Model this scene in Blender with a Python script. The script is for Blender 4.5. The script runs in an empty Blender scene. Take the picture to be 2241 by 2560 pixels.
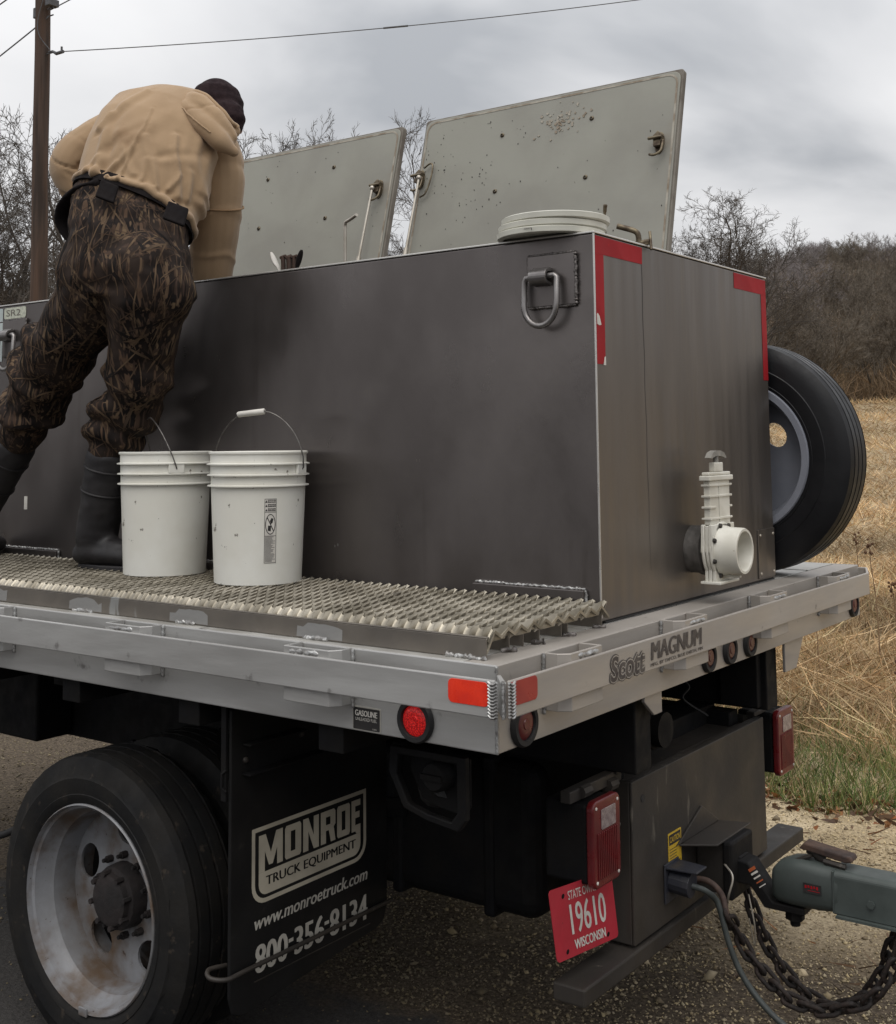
import bpy, bmesh, math, random
import numpy as np
from mathutils import Vector, Matrix, noise as mnoise
random.seed(7); RNG = np.random.default_rng(11)
SC = bpy.context.scene; COL = SC.collection
rad = math.radians
GZ = -1.055            # ground; z = 0 is the lower rear corner of the truck bed
# ---------------------------------------------------------------- camera
CAMP = Vector((1.4736, -2.1706, 0.6669))
def cam_axes(yaw, pitch, roll):
    f = Vector((-math.cos(yaw)*math.cos(pitch), math.sin(yaw)*math.cos(pitch), math.sin(pitch)))
    r = f.cross(Vector((0, 0, 1))).normalized(); u = r.cross(f)
    c, s = math.cos(roll), math.sin(roll)
    return c*r + s*u, -s*r + c*u, f
R_, U_, F_ = cam_axes(0.9379, 0.0914, -0.0097)
cd = bpy.data.cameras.new('camera'); cam = bpy.data.objects.new('camera', cd); COL.objects.link(cam)
cam.matrix_world = Matrix(((R_.x, U_.x, -F_.x, CAMP.x), (R_.y, U_.y, -F_.y, CAMP.y), (R_.z, U_.z, -F_.z, CAMP.z), (0, 0, 0, 1)))
cd.sensor_fit = 'HORIZONTAL'; cd.sensor_width = 36.0
cd.lens = 2999.4/2241*36.0
cd.shift_y = -(1280-827.5)/2241
cd.clip_start = 0.05; cd.clip_end = 3000
SC.camera = cam
# ---------------------------------------------------------------- sky, sun, exposure
SUN_EL, SUN_AZ = rad(62), rad(-62)     # azimuth in the xy plane, from +x
world = bpy.data.worlds.new('World'); SC.world = world; world.use_nodes = True
wn, wl = world.node_tree.nodes, world.node_tree.links; wn.clear()
def wnode(t, **k):
    n = wn.new(t)
    for a, b in k.items(): setattr(n, a, b)
    return n
sky = wnode('ShaderNodeTexSky', sky_type='NISHITA', sun_disc=False)
sky.sun_elevation = SUN_EL; sky.sun_rotation = rad(90)-SUN_AZ
tc = wnode('ShaderNodeTexCoord'); sep = wnode('ShaderNodeSeparateXYZ'); wl.new(tc.outputs['Generated'], sep.inputs[0])
mz = wnode('ShaderNodeMath', operation='MAXIMUM'); wl.new(sep.outputs['Z'], mz.inputs[0]); mz.inputs[1].default_value = 0.0
az = wnode('ShaderNodeMath', operation='ADD'); wl.new(mz.outputs[0], az.inputs[0]); az.inputs[1].default_value = 0.22
dx = wnode('ShaderNodeMath', operation='DIVIDE'); wl.new(sep.outputs['X'], dx.inputs[0]); wl.new(az.outputs[0], dx.inputs[1])
dy = wnode('ShaderNodeMath', operation='DIVIDE'); wl.new(sep.outputs['Y'], dy.inputs[0]); wl.new(az.outputs[0], dy.inputs[1])
cmb = wnode('ShaderNodeCombineXYZ'); wl.new(dx.outputs[0], cmb.inputs[0]); wl.new(dy.outputs[0], cmb.inputs[1])
n1 = wnode('ShaderNodeTexNoise'); n1.inputs['Scale'].default_value = 1.0; n1.inputs['Detail'].default_value = 6; n1.inputs['Roughness'].default_value = 0.44; n1.inputs['Distortion'].default_value = 0.5
wl.new(cmb.outputs[0], n1.inputs['Vector'])
ramp = wnode('ShaderNodeValToRGB'); wl.new(n1.outputs[0], ramp.inputs[0])
ramp.color_ramp.elements[0].position = 0.36; ramp.color_ramp.elements[0].color = (4.0, 4.17, 4.45, 1)
ramp.color_ramp.elements[1].position = 0.60; ramp.color_ramp.elements[1].color = (8.0, 8.0, 8.1, 1)
q_ = ramp.color_ramp.elements.new(0.47); q_.color = (6.4, 6.47, 6.65, 1)
mixs = wnode('ShaderNodeMix', data_type='RGBA'); mixs.inputs['Factor'].default_value = 0.98
wl.new(sky.outputs[0], mixs.inputs['A'])
gr = wnode('ShaderNodeMath', operation='MULTIPLY_ADD'); wl.new(mz.outputs[0], gr.inputs[0]); gr.inputs[1].default_value = 1.25; gr.inputs[2].default_value = 0.93
vm = wnode('ShaderNodeVectorMath', operation='SCALE'); wl.new(ramp.outputs[0], vm.inputs[0]); wl.new(gr.outputs[0], vm.inputs['Scale']); wl.new(vm.outputs[0], mixs.inputs['B'])
bg = wnode('ShaderNodeBackground'); bg.inputs['Strength'].default_value = 0.09
wl.new(mixs.outputs['Result'], bg.inputs['Color'])
wo = wnode('ShaderNodeOutputWorld'); wl.new(bg.outputs[0], wo.inputs[0])
sl = bpy.data.lights.new('sun', 'SUN'); sl.energy = 1.25; sl.angle = rad(50); sl.color = (1, 0.96, 0.9)
so = bpy.data.objects.new('sun', sl); COL.objects.link(so)
sd = Vector((math.cos(SUN_AZ)*math.cos(SUN_EL), math.sin(SUN_AZ)*math.cos(SUN_EL), math.sin(SUN_EL)))
so.rotation_euler = sd.to_track_quat('Z', 'Y').to_euler(); so.location = (3, -6, 9)
vs = SC.view_settings; SC.display_settings.display_device = 'sRGB'
vs.view_transform = 'Standard'; vs.look = 'None'; vs.gamma = 1.0; vs.use_curve_mapping = False; vs.exposure = 0.0
# ---------------------------------------------------------------- materials
MATS = {}
def mat(name, c1, c2=None, scale=6, rough=0.55, rvar=0.1, metal=0.0, bump=0.0, bscale=60, stretch=(1, 1, 1), lo=0.35, hi=0.65,
        spots=None, spots2=None, spec=0.5, emis=None, detail=6, coat=0, attr=False, sheen=0):
    """principled surface: two colours mixed by noise, optional spots (colour, scale, threshold, softness, stretch)"""
    if name in MATS: return MATS[name]
    m = bpy.data.materials.new(name); m.use_nodes = True; MATS[name] = m
    nt = m.node_tree; N, L = nt.nodes, nt.links; P = N['Principled BSDF']
    def nd(t, **k):
        n = N.new(t)
        for a, b in k.items(): setattr(n, a, b)
        return n
    tcn = nd('ShaderNodeTexCoord')
    def noise(sc, st=(1, 1, 1), det=6, rot=(0, 0, 0), dist=0.0, rg=0.55):
        mp = nd('ShaderNodeMapping'); mp.inputs['Scale'].default_value = st; mp.inputs['Rotation'].default_value = rot
        L.new(tcn.outputs['Object'], mp.inputs[0])
        n = nd('ShaderNodeTexNoise'); n.inputs['Scale'].default_value = sc; n.inputs['Detail'].default_value = det
        n.inputs['Roughness'].default_value = rg; n.inputs['Distortion'].default_value = dist
        L.new(mp.outputs[0], n.inputs['Vector']); return n
    def mr(src, a, b, c=0, d=1, smooth=True):
        n = nd('ShaderNodeMapRange'); n.inputs['From Min'].default_value = a; n.inputs['From Max'].default_value = b
        n.inputs['To Min'].default_value = c; n.inputs['To Max'].default_value = d
        if smooth: n.interpolation_type = 'SMOOTHSTEP'
        L.new(src, n.inputs[0]); return n
    def mix(f, a, b):
        n = nd('ShaderNodeMix', data_type='RGBA')
        L.new(f, n.inputs['Factor'])
        for s, v in (('A', a), ('B', b)):
            if isinstance(v, tuple): n.inputs[s].default_value = (*v[:3], 1)
            else: L.new(v, n.inputs[s])
        return n.outputs['Result']
    if c2 is None: c2 = tuple(x*0.8 for x in c1)
    nz = noise(scale, stretch, detail)
    f = mr(nz.outputs[0], lo, hi)
    col = mix(f.outputs[0], c1, c2)
    for sp in (spots, spots2):
        if sp:
            sc_, th, sf, st_, cl = sp[1], sp[2], sp[3], (sp[4] if len(sp) > 4 else (1, 1, 1)), sp[0]
            ns = noise(sc_, st_, 5, rg=0.6)
            col = mix(mr(ns.outputs[0], th, th+sf).outputs[0], col, cl)
    if attr:
        at = nd('ShaderNodeAttribute', attribute_name='tint')
        mu = nd('ShaderNodeMix', data_type='RGBA', blend_type='MULTIPLY'); mu.inputs['Factor'].default_value = 1
        L.new(col, mu.inputs['A']); L.new(at.outputs['Color'], mu.inputs['B']); col = mu.outputs['Result']
    L.new(col, P.inputs['Base Color'])
    nr = noise(scale*2.3, stretch, 4)
    r = mr(nr.outputs[0], 0.3, 0.7, max(0.03, rough-rvar), min(1, rough+rvar)); L.new(r.outputs[0], P.inputs['Roughness'])
    P.inputs['Metallic'].default_value = metal
    P.inputs['Specular IOR Level'].default_value = spec
    if coat: P.inputs['Coat Weight'].default_value = coat
    if sheen: P.inputs['Sheen Weight'].default_value = sheen
    if emis: P.inputs['Emission Color'].default_value = (*emis[:3], 1); P.inputs['Emission Strength'].default_value = emis[3]
    if bump:
        nb = noise(bscale, stretch, 5); b = nd('ShaderNodeBump'); b.inputs['Strength'].default_value = bump; b.inputs['Distance'].default_value = 0.01
        L.new(nb.outputs[0], b.inputs['Height']); L.new(b.outputs[0], P.inputs['Normal'])
    return m
STEEL = mat('brushed_stainless', (.185, .166, .159), (.135, .12, .115), 2.2, rough=.34, rvar=.08, metal=.8, bump=.05, bscale=30, stretch=(1, 1, .5), spots=((.196, .176, .167), 1.3, .52, .25), spots2=((.135, .12, .113), 12, .6, .2, (1, 1, .07)), lo=.3, hi=.7)
STEELR = mat('streaked_stainless', (.19, .168, .15), (.155, .138, .125), 9, rough=.38, rvar=.08, metal=.7, bump=.03, bscale=60, stretch=(1, 1, .08), spots=((.23, .195, .15), 10, .6, .2, (1, 1, .05)), lo=.3, hi=.7)
ALU = mat('weathered_aluminium', (.52, .515, .50), (.41, .40, .385), 5, rough=.48, rvar=.1, metal=.55, bump=.03, bscale=90, stretch=(.3, .3, 2), spots=((.22, .21, .2), 14, .64, .12), lo=.3, hi=.7)
ALUR = mat('dusty_aluminium', (.45, .415, .375), (.37, .338, .305), 5, rough=.55, rvar=.1, metal=.4, bump=.03, bscale=90, stretch=(.3, .3, 2), spots=((.22, .2, .18), 16, .66, .1), lo=.3, hi=.7)
DECK = mat('deck_aluminium', (.52, .51, .48), (.38, .365, .335), 4, rough=.5, rvar=.12, metal=.4, spots=((.12, .11, .1), 9, .6, .1), bump=.04)
PLANKS = mat('plank_side_metal', (.2, .178, .152), (.165, .148, .13), 6, rough=.5, metal=.55, spots=((.34, .34, .33), 3.2, .6, .02, (1, 1, .3)))
GALV = mat('grip_strut_metal', (.44, .4, .325), (.22, .195, .15), 7, rough=.38, rvar=.1, metal=.55, spots=((.16, .14, .11), 11, .62, .1))
WELD = mat('weld_bead', (.5, .5, .49), (.28, .27, .26), 60, rough=.42, metal=.7, bump=.3, bscale=140)
SANDED = mat('sanded_metal', (.36, .355, .345), (.28, .275, .268), 14, rough=.5, rvar=.08, metal=.5, stretch=(.3, 1, 1))
WELDD = mat('dark_weld_bead', (.22, .2, .19), (.1, .09, .085), 60, rough=.4, metal=.7, bump=.3, bscale=140)
DARK = mat('black_chassis_paint', (.005, .005, .006), (.009, .008, .0075), 8, rough=.7, rvar=.12, bump=.08, bscale=40, spec=.2)
PLATEM = mat('dusty_black_plate', (.046, .038, .031), (.026, .022, .019), 3, rough=.6, metal=.1, spots=((.12, .105, .085), 22, .62, .12, (1, 1, .2)), bump=.06, bscale=70)
RUBBER = mat('black_rubber', (.011, .011, .012), (.019, .018, .018), 6, rough=.7, rvar=.1, bump=.15, bscale=50)
TYRE = mat('tyre_rubber', (.008, .008, .0085), (.015, .0135, .012), 6, spec=.25, rough=.72, rvar=.1, bump=.12, bscale=60, spots=((.04, .032, .025), 26, .6, .1))
TYREN = mat('spare_tyre_rubber', (.0045, .0045, .006), (.008, .008, .0095), 6, spec=.35, rough=.5, rvar=.08, bump=.06, bscale=60)
RIMW = mat('rusty_white_wheel', (.235, .24, .255), (.16, .158, .16), 5, rough=.5, spots=((.1, .066, .042), 6, .42, .25), spots2=((.05, .03, .02), 50, .66, .05), bump=.08)
RIMG = mat('grey_wheel_paint', (.25, .26, .3), (.2, .21, .245), 4, rough=.5)
HUB = mat('rusty_hub', (.022, .016, .015), (.012, .01, .01), 12, rough=.8, bump=.3, bscale=60)
FLAP = mat('mud_flap_rubber', (.006, .006, .0065), (.012, .011, .0105), 3, spec=.25, rough=.62, spots=((.028, .025, .022), 12, .66, .12), bump=.06)
PRINT = mat('beige_print', (.5, .455, .36), (.4, .36, .285), 8, rough=.7, spots=((.2, .18, .15), 40, .68, .06))
PRINTW = mat('grey_print', (.47, .45, .4), (.38, .36, .32), 10, rough=.7)
BUCKET = mat('white_bucket_plastic', (.8, .79, .73), (.72, .70, .625), 4, rough=.42, spots=((.46, .4, .3), 7, .64, .12), spots2=((.2, .18, .15), 26, .66, .04), spec=.45)
LIDW = mat('white_lid_plastic', (.66, .65, .57), (.56, .55, .48), 6, rough=.45, spots=((.3, .27, .22), 24, .7, .05))
LIDG = mat('grey_green_lid_board', (.285, .28, .238), (.245, .237, .205), 2.6, rough=.6, spots=((.08, .065, .045), 34, .715, .03), spots2=((.22, .185, .14), 3.2, .62, .2), bump=.05, bscale=30)
LIDE = mat('lid_edge_trim', (.2, .18, .15), (.11, .09, .07), 14, rough=.6, stretch=(1, 1, .4))
SEAL = mat('pale_lid_seal', (.4, .37, .31), (.22, .17, .12), 18, rough=.7)
BRASS = mat('tarnished_latch_metal', (.2, .165, .11), (.07, .05, .035), 30, rough=.45, metal=.7)
CHROME = mat('strut_metal', (.5, .46, .4), (.38, .34, .28), 12, rough=.38, metal=.6)
REDT = mat('red_reflective_tape', (.36, .008, .014), (.3, .008, .013), 6, rough=.6, rvar=.05, spots=((.5, .02, .015), 7, .63, .05), spec=.25)
REDF = mat('bright_red_reflector', (.92, .05, .018), (.75, .03, .012), 20, rough=.3, coat=.4)  # retroreflected glow of the side reflector, put into its brighter red
REDD = mat('dark_red_reflector', (.33, .014, .016), (.28, .012, .014), 8, rough=.35, coat=.3)
LENS = mat('red_lamp_lens', (.13, .011, .013), (.1, .01, .012), 12, rough=.35, coat=.15)
LENSL = mat('lit_red_lens', (.85, .03, .025), (.25, .004, .006), 260, rough=.3, emis=(1, .02, .02, .12), lo=.42, hi=.55)
LENSB = mat('brown_red_lens', (.13, .035, .028), (.09, .025, .02), 12, rough=.35)
CLEAR = mat('clear_reverse_lens', (.3, .24, .23), (.2, .15, .15), 60, rough=.25, coat=.4)
PLATER = mat('red_licence_plate', (.5, .03, .05), (.43, .026, .042), 7, rough=.45, spots=((.15, .02, .02), 30, .7, .05))
WHITE = mat('white_paint', (.72, .69, .63), (.6, .57, .52), 12, rough=.55)
WHITET = mat('white_reflective_sheet', (.5, .55, .54), (.43, .48, .47), 8, rough=.4)
SRL = mat('pale_speckled_label', (.6, .61, .5), (.42, .44, .36), 90, rough=.45)
BLACKP = mat('black_print', (.02, .018, .018), (.03, .027, .026), 20, rough=.55)
SCOTTB = mat('dark_brown_print', (.05, .04, .038), (.1, .085, .075), 30, rough=.6)
YEL = mat('yellow_label', (.55, .36, .03), (.48, .3, .03), 20, rough=.5)
ORANGE = mat('orange_print', (.5, .12, .04), None, 20, rough=.5)
TRAIL = mat('grey_green_trailer_paint', (.08, .096, .09), (.055, .066, .062), 5, rough=.5, metal=.1, spots=((.05, .04, .035), 22, .66, .1), bump=.04)
RUST = mat('rusty_chain_steel', (.03, .019, .015), (.016, .0125, .0115), 40, rough=.75, metal=.2, bump=.2, bscale=120)
RUSTB = mat('rusty_brown_steel', (.085, .05, .036), (.045, .03, .026), 25, rough=.75, metal=.15, bump=.15)
CABLE = mat('grey_cable_sheath', (.045, .052, .049), (.032, .037, .035), 30, rough=.55)
BLUEP = mat('dark_blue_plastic', (.02, .022, .032), (.03, .03, .036), 20, rough=.5)
PVC = mat('pvc_white', (.72, .7, .63), (.6, .575, .5), 9, rough=.45, spots=((.3, .26, .2), 40, .7, .05))
HANDG = mat('grey_handle_plastic', (.3, .285, .255), (.22, .21, .19), 30, rough=.55)
PVCD = mat('grey_pipe_coupling', (.1, .092, .085), (.06, .055, .05), 30, rough=.6, bump=.2)
WIRE = mat('bail_wire', (.09, .08, .075), (.16, .15, .14), 60, rough=.4, metal=.6)
SKIN = mat('skin', (.42, .25, .18), (.38, .21, .15), 20, rough=.55)
COTTON = mat('tan_sweatshirt_cotton', (.415, .285, .172), (.35, .238, .142), 3, rough=.92, rvar=.05, bump=.12, bscale=240, spec=.15, sheen=.25, spots=((.29, .185, .105), 4, .58, .15))
RIB = mat('tan_ribbing', (.36, .235, .135), (.3, .19, .105), 60, rough=.92, bump=.2, bscale=120, spec=.15)
BEAN = mat('dark_knit', (.022, .014, .016), (.034, .022, .024), 40, rough=.95, bump=.3, bscale=160, spec=.1)
STRAP = mat('dark_neoprene', (.009, .007, .0075), (.014, .011, .011), 20, spec=.2, rough=.9, bump=.1)
BOOT = mat('black_rubber_boot', (.014, .0125, .0135), (.022, .0195, .02), 9, rough=.6, rvar=.1, bump=.08, bscale=40)
POLEW = mat('weathered_pole_wood', (.075, .043, .028), (.03, .02, .015), 7, rough=.85, stretch=(1, 1, .06), bump=.3, bscale=20, spots=((.16, .08, .04), 5, .66, .1, (1, 1, .1)))
LINE = mat('overhead_line', (.09, .09, .095), None, 20, rough=.6)
BARK = mat('bare_twig_bark', (.095, .08, .068), (.055, .047, .04), 3, rough=.9, attr=True)
BRUSH = mat('brush_twigs', (.29, .245, .175), (.22, .186, .135), .2, rough=.95, attr=True)
STONE = mat('pale_gravel', (.76, .64, .43), (.55, .45, .295), 1.5, rough=.9, attr=True)
GRASSD = mat('dry_grass_blades', (.63, .48, .285), (.46, .34, .2), .6, rough=.85, attr=True)
LEAFM = mat('dead_leaf', (.16, .09, .045), (.1, .055, .03), 12, rough=.85, attr=True)
def camo_mat():
    m = bpy.data.materials.new('reed_camouflage'); m.use_nodes = True; nt = m.node_tree; N, L = nt.nodes, nt.links; P = N['Principled BSDF']
    tcn = N.new('ShaderNodeTexCoord')
    base = N.new('ShaderNodeTexNoise'); base.inputs['Scale'].default_value = 9; L.new(tcn.outputs['Object'], base.inputs['Vector'])
    rp = N.new('ShaderNodeValToRGB'); L.new(base.outputs[0], rp.inputs[0])
    rp.color_ramp.elements[0].position = .38; rp.color_ramp.elements[0].color = (.008, .006, .0055, 1)
    rp.color_ramp.elements[1].position = .66; rp.color_ramp.elements[1].color = (.04, .027, .021, 1)
    col = rp.outputs[0]
    warp = N.new('ShaderNodeTexNoise'); warp.inputs['Scale'].default_value = 5; warp.inputs['Detail'].default_value = 2; L.new(tcn.outputs['Object'], warp.inputs['Vector'])
    for i, (rx, ry, rz, sx, th, c) in enumerate((((0, .2, .3, 52, .605, (.09, .055, .035))), ((.2, 1.0, .5, 60, .62, (.065, .04, .027))), ((.5, -.9, .2, 56, .625, (.12, .078, .048))), ((-.3, .4, -.4, 36, .65, (.15, .102, .06))), ((.1, -.35, .7, 75, .61, (.06, .038, .028))), ((.6, .1, 1.2, 46, .64, (.13, .086, .053))))):
        ad = N.new('ShaderNodeVectorMath'); ad.operation = 'MULTIPLY_ADD'; L.new(warp.outputs['Color'], ad.inputs[0]); ad.inputs[1].default_value = (.07, .07, .07); L.new(tcn.outputs['Object'], ad.inputs[2])
        mp = N.new('ShaderNodeMapping'); mp.inputs['Rotation'].default_value = (rx, ry, rz); mp.inputs['Scale'].default_value = (1, 1, .045); mp.inputs['Location'].default_value = (i*3.1, i*1.7, 0)
        L.new(ad.outputs[0], mp.inputs[0])
        n = N.new('ShaderNodeTexNoise'); n.inputs['Scale'].default_value = sx; n.inputs['Detail'].default_value = 1.5; L.new(mp.outputs[0], n.inputs['Vector'])
        r = N.new('ShaderNodeMapRange'); r.inputs['From Min'].default_value = th; r.inputs['From Max'].default_value = th+.05; L.new(n.outputs[0], r.inputs[0])
        mx = N.new('ShaderNodeMix'); mx.data_type = 'RGBA'; L.new(r.outputs[0], mx.inputs['Factor']); L.new(col, mx.inputs['A']); mx.inputs['B'].default_value = (*c, 1); col = mx.outputs['Result']
    L.new(col, P.inputs['Base Color']); P.inputs['Roughness'].default_value = .85; P.inputs['Specular IOR Level'].default_value = .2
    return m
CAMO = camo_mat()
# ---------------------------------------------------------------- mesh helpers
WL = {}
class MB:
    def __init__(s): s.v = []; s.f = []
    def add(s, vs, fs):
        o = len(s.v); s.v += [tuple(p) for p in vs]; s.f += [tuple(i+o for i in f) for f in fs]; return s
    def box(s, a, b):
        x0, y0, z0 = a; x1, y1, z1 = b
        return s.add([(x0, y0, z0), (x1, y0, z0), (x1, y1, z0), (x0, y1, z0), (x0, y0, z1), (x1, y0, z1), (x1, y1, z1), (x0, y1, z1)],
                     [(0, 3, 2, 1), (4, 5, 6, 7), (0, 1, 5, 4), (1, 2, 6, 5), (2, 3, 7, 6), (3, 0, 4, 7)])
    def prism(s, poly, O, u, v, d):
        """polygon (2d) in the frame O,u,v, extruded by d along u x v"""
        O, u, v = Vector(O), Vector(u), Vector(v); n = u.cross(v).normalized(); k = len(poly)
        a = [O+u*p[0]+v*p[1] for p in poly]; b = [q+n*d for q in a]
        return s.add(a+b, [tuple(range(k))[::-1], tuple(range(k, 2*k))]+[(i, (i+1) % k, k+(i+1) % k, k+i) for i in range(k)])
    def tube(s, pts, r, n=8, closed=False, caps=True, flat=1.0):
        pts = [Vector(p) for p in pts]; k = len(pts); rs = r if isinstance(r, (list, tuple)) else [r]*k
        o = len(s.v); pn = None
        for i, p in enumerate(pts):
            if closed: t = pts[(i+1) % k]-pts[i-1]
            else: t = pts[min(i+1, k-1)]-pts[max(i-1, 0)]
            t.normalize()
            if pn is None:
                a = Vector((0, 0, 1)) if abs(t.z) < .9 else Vector((1, 0, 0)); pn = t.cross(a).normalized()
            else: pn = (pn-t*pn.dot(t)).normalized()
            bn = t.cross(pn)
            for j in range(n):
                a = 2*math.pi*j/n; s.v.append(tuple(p+pn*(math.cos(a)*rs[i])+bn*(math.sin(a)*rs[i]*flat)))
        m = k if closed else k-1
        for i in range(m):
            for j in range(n):
                a, b = o+i*n+j, o+i*n+(j+1) % n; c, d = o+((i+1) % k)*n+(j+1) % n, o+((i+1) % k)*n+j
                s.f.append((a, b, c, d))
        if caps and not closed:
            s.f.append(tuple(o+j for j in range(n))[::-1]); s.f.append(tuple(o+(k-1)*n+j for j in range(n)))
        return s
    def lathe(s, prof, O, axis, n=48, closed=True, arc=None, wob=None):
        """prof: (radius, height along axis)"""
        O, ax = Vector(O), Vector(axis).normalized(); a = Vector((0, 0, 1)) if abs(ax.z) < .9 else Vector((1, 0, 0))
        p = ax.cross(a).normalized(); q = ax.cross(p); o = len(s.v); k = len(prof)
        for j in range(n):
            t = 2*math.pi*j/n; d = p*math.cos(t)+q*math.sin(t)
            for i, (r, h) in enumerate(prof):
                if wob: r = r+wob(i, j)
                s.v.append(tuple(O+d*r+ax*h))
        for j in range(n):
            j2 = (j+1) % n
            for i in range(k if closed else k-1):
                i2 = (i+1) % k
                s.f.append((o+j*k+i, o+j*k+i2, o+j2*k+i2, o+j2*k+i))
        return s
    def disc(s, O, axis, r, n=24, h=0.002):
        return s.lathe([(0.0001, 0), (r, 0), (r, h), (0.0001, h)], O, axis, n)
    def ball(s, c, r, n=10, sc=(1, 1, 1)):
        o = len(s.v); c = Vector(c); m = n//2
        for i in range(m+1):
            th = math.pi*i/m
            for j in range(n):
                ph = 2*math.pi*j/n
                s.v.append((c.x+r*sc[0]*math.sin(th)*math.cos(ph), c.y+r*sc[1]*math.sin(th)*math.sin(ph), c.z+r*sc[2]*math.cos(th)))
        for i in range(m):
            for j in range(n): s.f.append((o+i*n+j, o+i*n+(j+1) % n, o+(i+1)*n+(j+1) % n, o+(i+1)*n+j))
        return s
def rrect(w, h, r, n=5, c=(0, 0)):
    out = []
    for (cx, cy, a0) in ((w/2-r, h/2-r, 0), (-w/2+r, h/2-r, 90), (-w/2+r, -h/2+r, 180), (w/2-r, -h/2+r, 270)):
        for i in range(n+1):
            a = rad(a0+90*i/n); out.append((c[0]+cx+r*math.cos(a), c[1]+cy+r*math.sin(a)))
    return out
def bez(pts, n=8):
    """Catmull-Rom through points"""
    P = [Vector(p) for p in pts]; P = [P[0]*2-P[1]]+P+[P[-1]*2-P[-2]]; out = []
    for i in range(1, len(P)-2):
        a, b, c, d = P[i-1:i+3]
        for k in range(n):
            t = k/n; out.append(.5*((2*b)+(c-a)*t+(2*a-5*b+4*c-d)*t*t+(3*b-a-3*c+d)*t**3))
    out.append(P[-2]); return out
def place(o, c, parent):
    """c: world origin of o"""
    o.location = Vector(c)-(Vector(WL[parent.name]) if parent else Vector()); o.parent = parent; WL[o.name] = Vector(c)
def build(mb, name, m, parent=None, bevel=0, smooth=None, kind=None, label=None, center=None, segs=2):
    V = np.array(mb.v, dtype=float); c = (V.min(0)+V.max(0))/2 if center is None else np.array(center)
    me = bpy.data.meshes.new(name); me.from_pydata([tuple(p) for p in (V-c)], [], mb.f)
    bm = bmesh.new(); bm.from_mesh(me); bmesh.ops.remove_doubles(bm, verts=bm.verts, dist=1e-5) if len(V) < 4000 else None
    bmesh.ops.recalc_face_normals(bm, faces=bm.faces); bm.to_mesh(me); bm.free()
    return finish(me, name, m, parent, c, bevel, smooth, kind, label, segs)
def finish(me, name, m, parent, c, bevel=0, smooth=None, kind=None, label=None, segs=2):
    me.materials.append(m)
    o = bpy.data.objects.new(name, me); COL.objects.link(o); place(o, c, parent)
    if smooth is not None:
        me.polygons.foreach_set('use_smooth', np.ones(len(me.polygons), bool)); me.set_sharp_from_angle(angle=rad(smooth))
    if bevel:
        b = o.modifiers.new('bevel', 'BEVEL'); b.width = bevel; b.segments = segs; b.limit_method = 'ANGLE'; b.angle_limit = rad(40)
    if kind: o['kind'] = kind
    if label: o['label'] = label
    return o
def tag(o, label, cat, group=None):
    o['label'] = label; o['category'] = cat
    if group: o['group'] = group
    return o
def thing(name, label, cat, loc=(0, 0, 0), group=None):
    o = bpy.data.objects.new(name, None); COL.objects.link(o); o.empty_display_size = .1; o.location = loc; WL[o.name] = Vector(loc); return tag(o, label, cat, group)
def copy_tree(o, delta=(0, 0, 0), parent=None):
    c = o.copy(); COL.objects.link(c)
    if parent: c.parent = parent
    else: c.location = Vector(o.location)+Vector(delta)
    WL[c.name] = Vector(WL[o.name])+Vector(delta)
    for ch in [x for x in bpy.data.objects if x.parent == o]: copy_tree(ch, delta, c)
    return c
def fill2d(loops, ext=0.0):
    """filled outline with holes -> (verts 2d+z, faces)"""
    cu = bpy.data.curves.new('t', 'CURVE'); cu.dimensions = '2D'; cu.fill_mode = 'BOTH'; cu.extrude = ext
    for lp in loops:
        sp = cu.splines.new('POLY'); sp.points.add(len(lp)-1); sp.use_cyclic_u = True
        for i, p in enumerate(lp): sp.points[i].co = (p[0], p[1], 0, 1)
    return curve_mesh(cu)
def curve_mesh(cu):
    ob = bpy.data.objects.new('t', cu); me = bpy.data.meshes.new_from_object(ob)
    V = [tuple(v.co) for v in me.vertices]; F = [tuple(p.vertices) for p in me.polygons]
    bpy.data.objects.remove(ob); bpy.data.curves.remove(cu); bpy.data.meshes.remove(me); return V, F
def flat(loops, O, u, v, d=0.0006, mb=None):
    """filled outline placed in frame O,u,v, standing d proud"""
    O, u, v = Vector(O), Vector(u), Vector(v); n = u.cross(v).normalized(); V, F = fill2d(loops)
    mb = mb or MB(); return mb.add([O+u*p[0]+v*p[1]+n*d for p in V], F)
def text(s, O, u, v, w, h, mb=None, bold=0.0, shear=0.0, d=0.0006, pad=0, heavy=()):
    """string fitted into w x h, lower left corner at O"""
    cu = bpy.data.curves.new('t', 'FONT'); cu.body = s; cu.size = 1; cu.offset = bold; cu.shear = shear; cu.fill_mode = 'FRONT'; cu.resolution_u = 3
    V, F = curve_mesh(cu); xs = [p[0] for p in V]; ys = [p[1] for p in V]; x0, x1, y0, y1 = min(xs), max(xs), min(ys), max(ys)
    O, u, v = Vector(O), Vector(u).normalized(), Vector(v).normalized(); n = u.cross(v).normalized(); mb = mb or MB()
    for k_, (hx, hy) in enumerate(((0, 0),)+tuple(heavy)):
        mb.add([O+u*((p[0]-x0)/(x1-x0)*(w+2*pad)-pad+hx)+v*((p[1]-y0)/(y1-y0)*(h+2*pad)-pad+hy)+n*(d+.00006*k_) for p in V], F)
    return mb
def hv(a, b=0.0): return [(a, 0), (-a, 0)]+([(0, b), (0, -b), (a*.7, b*.7), (-a*.7, b*.7), (a*.7, -b*.7), (-a*.7, -b*.7)] if b else [])
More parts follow.
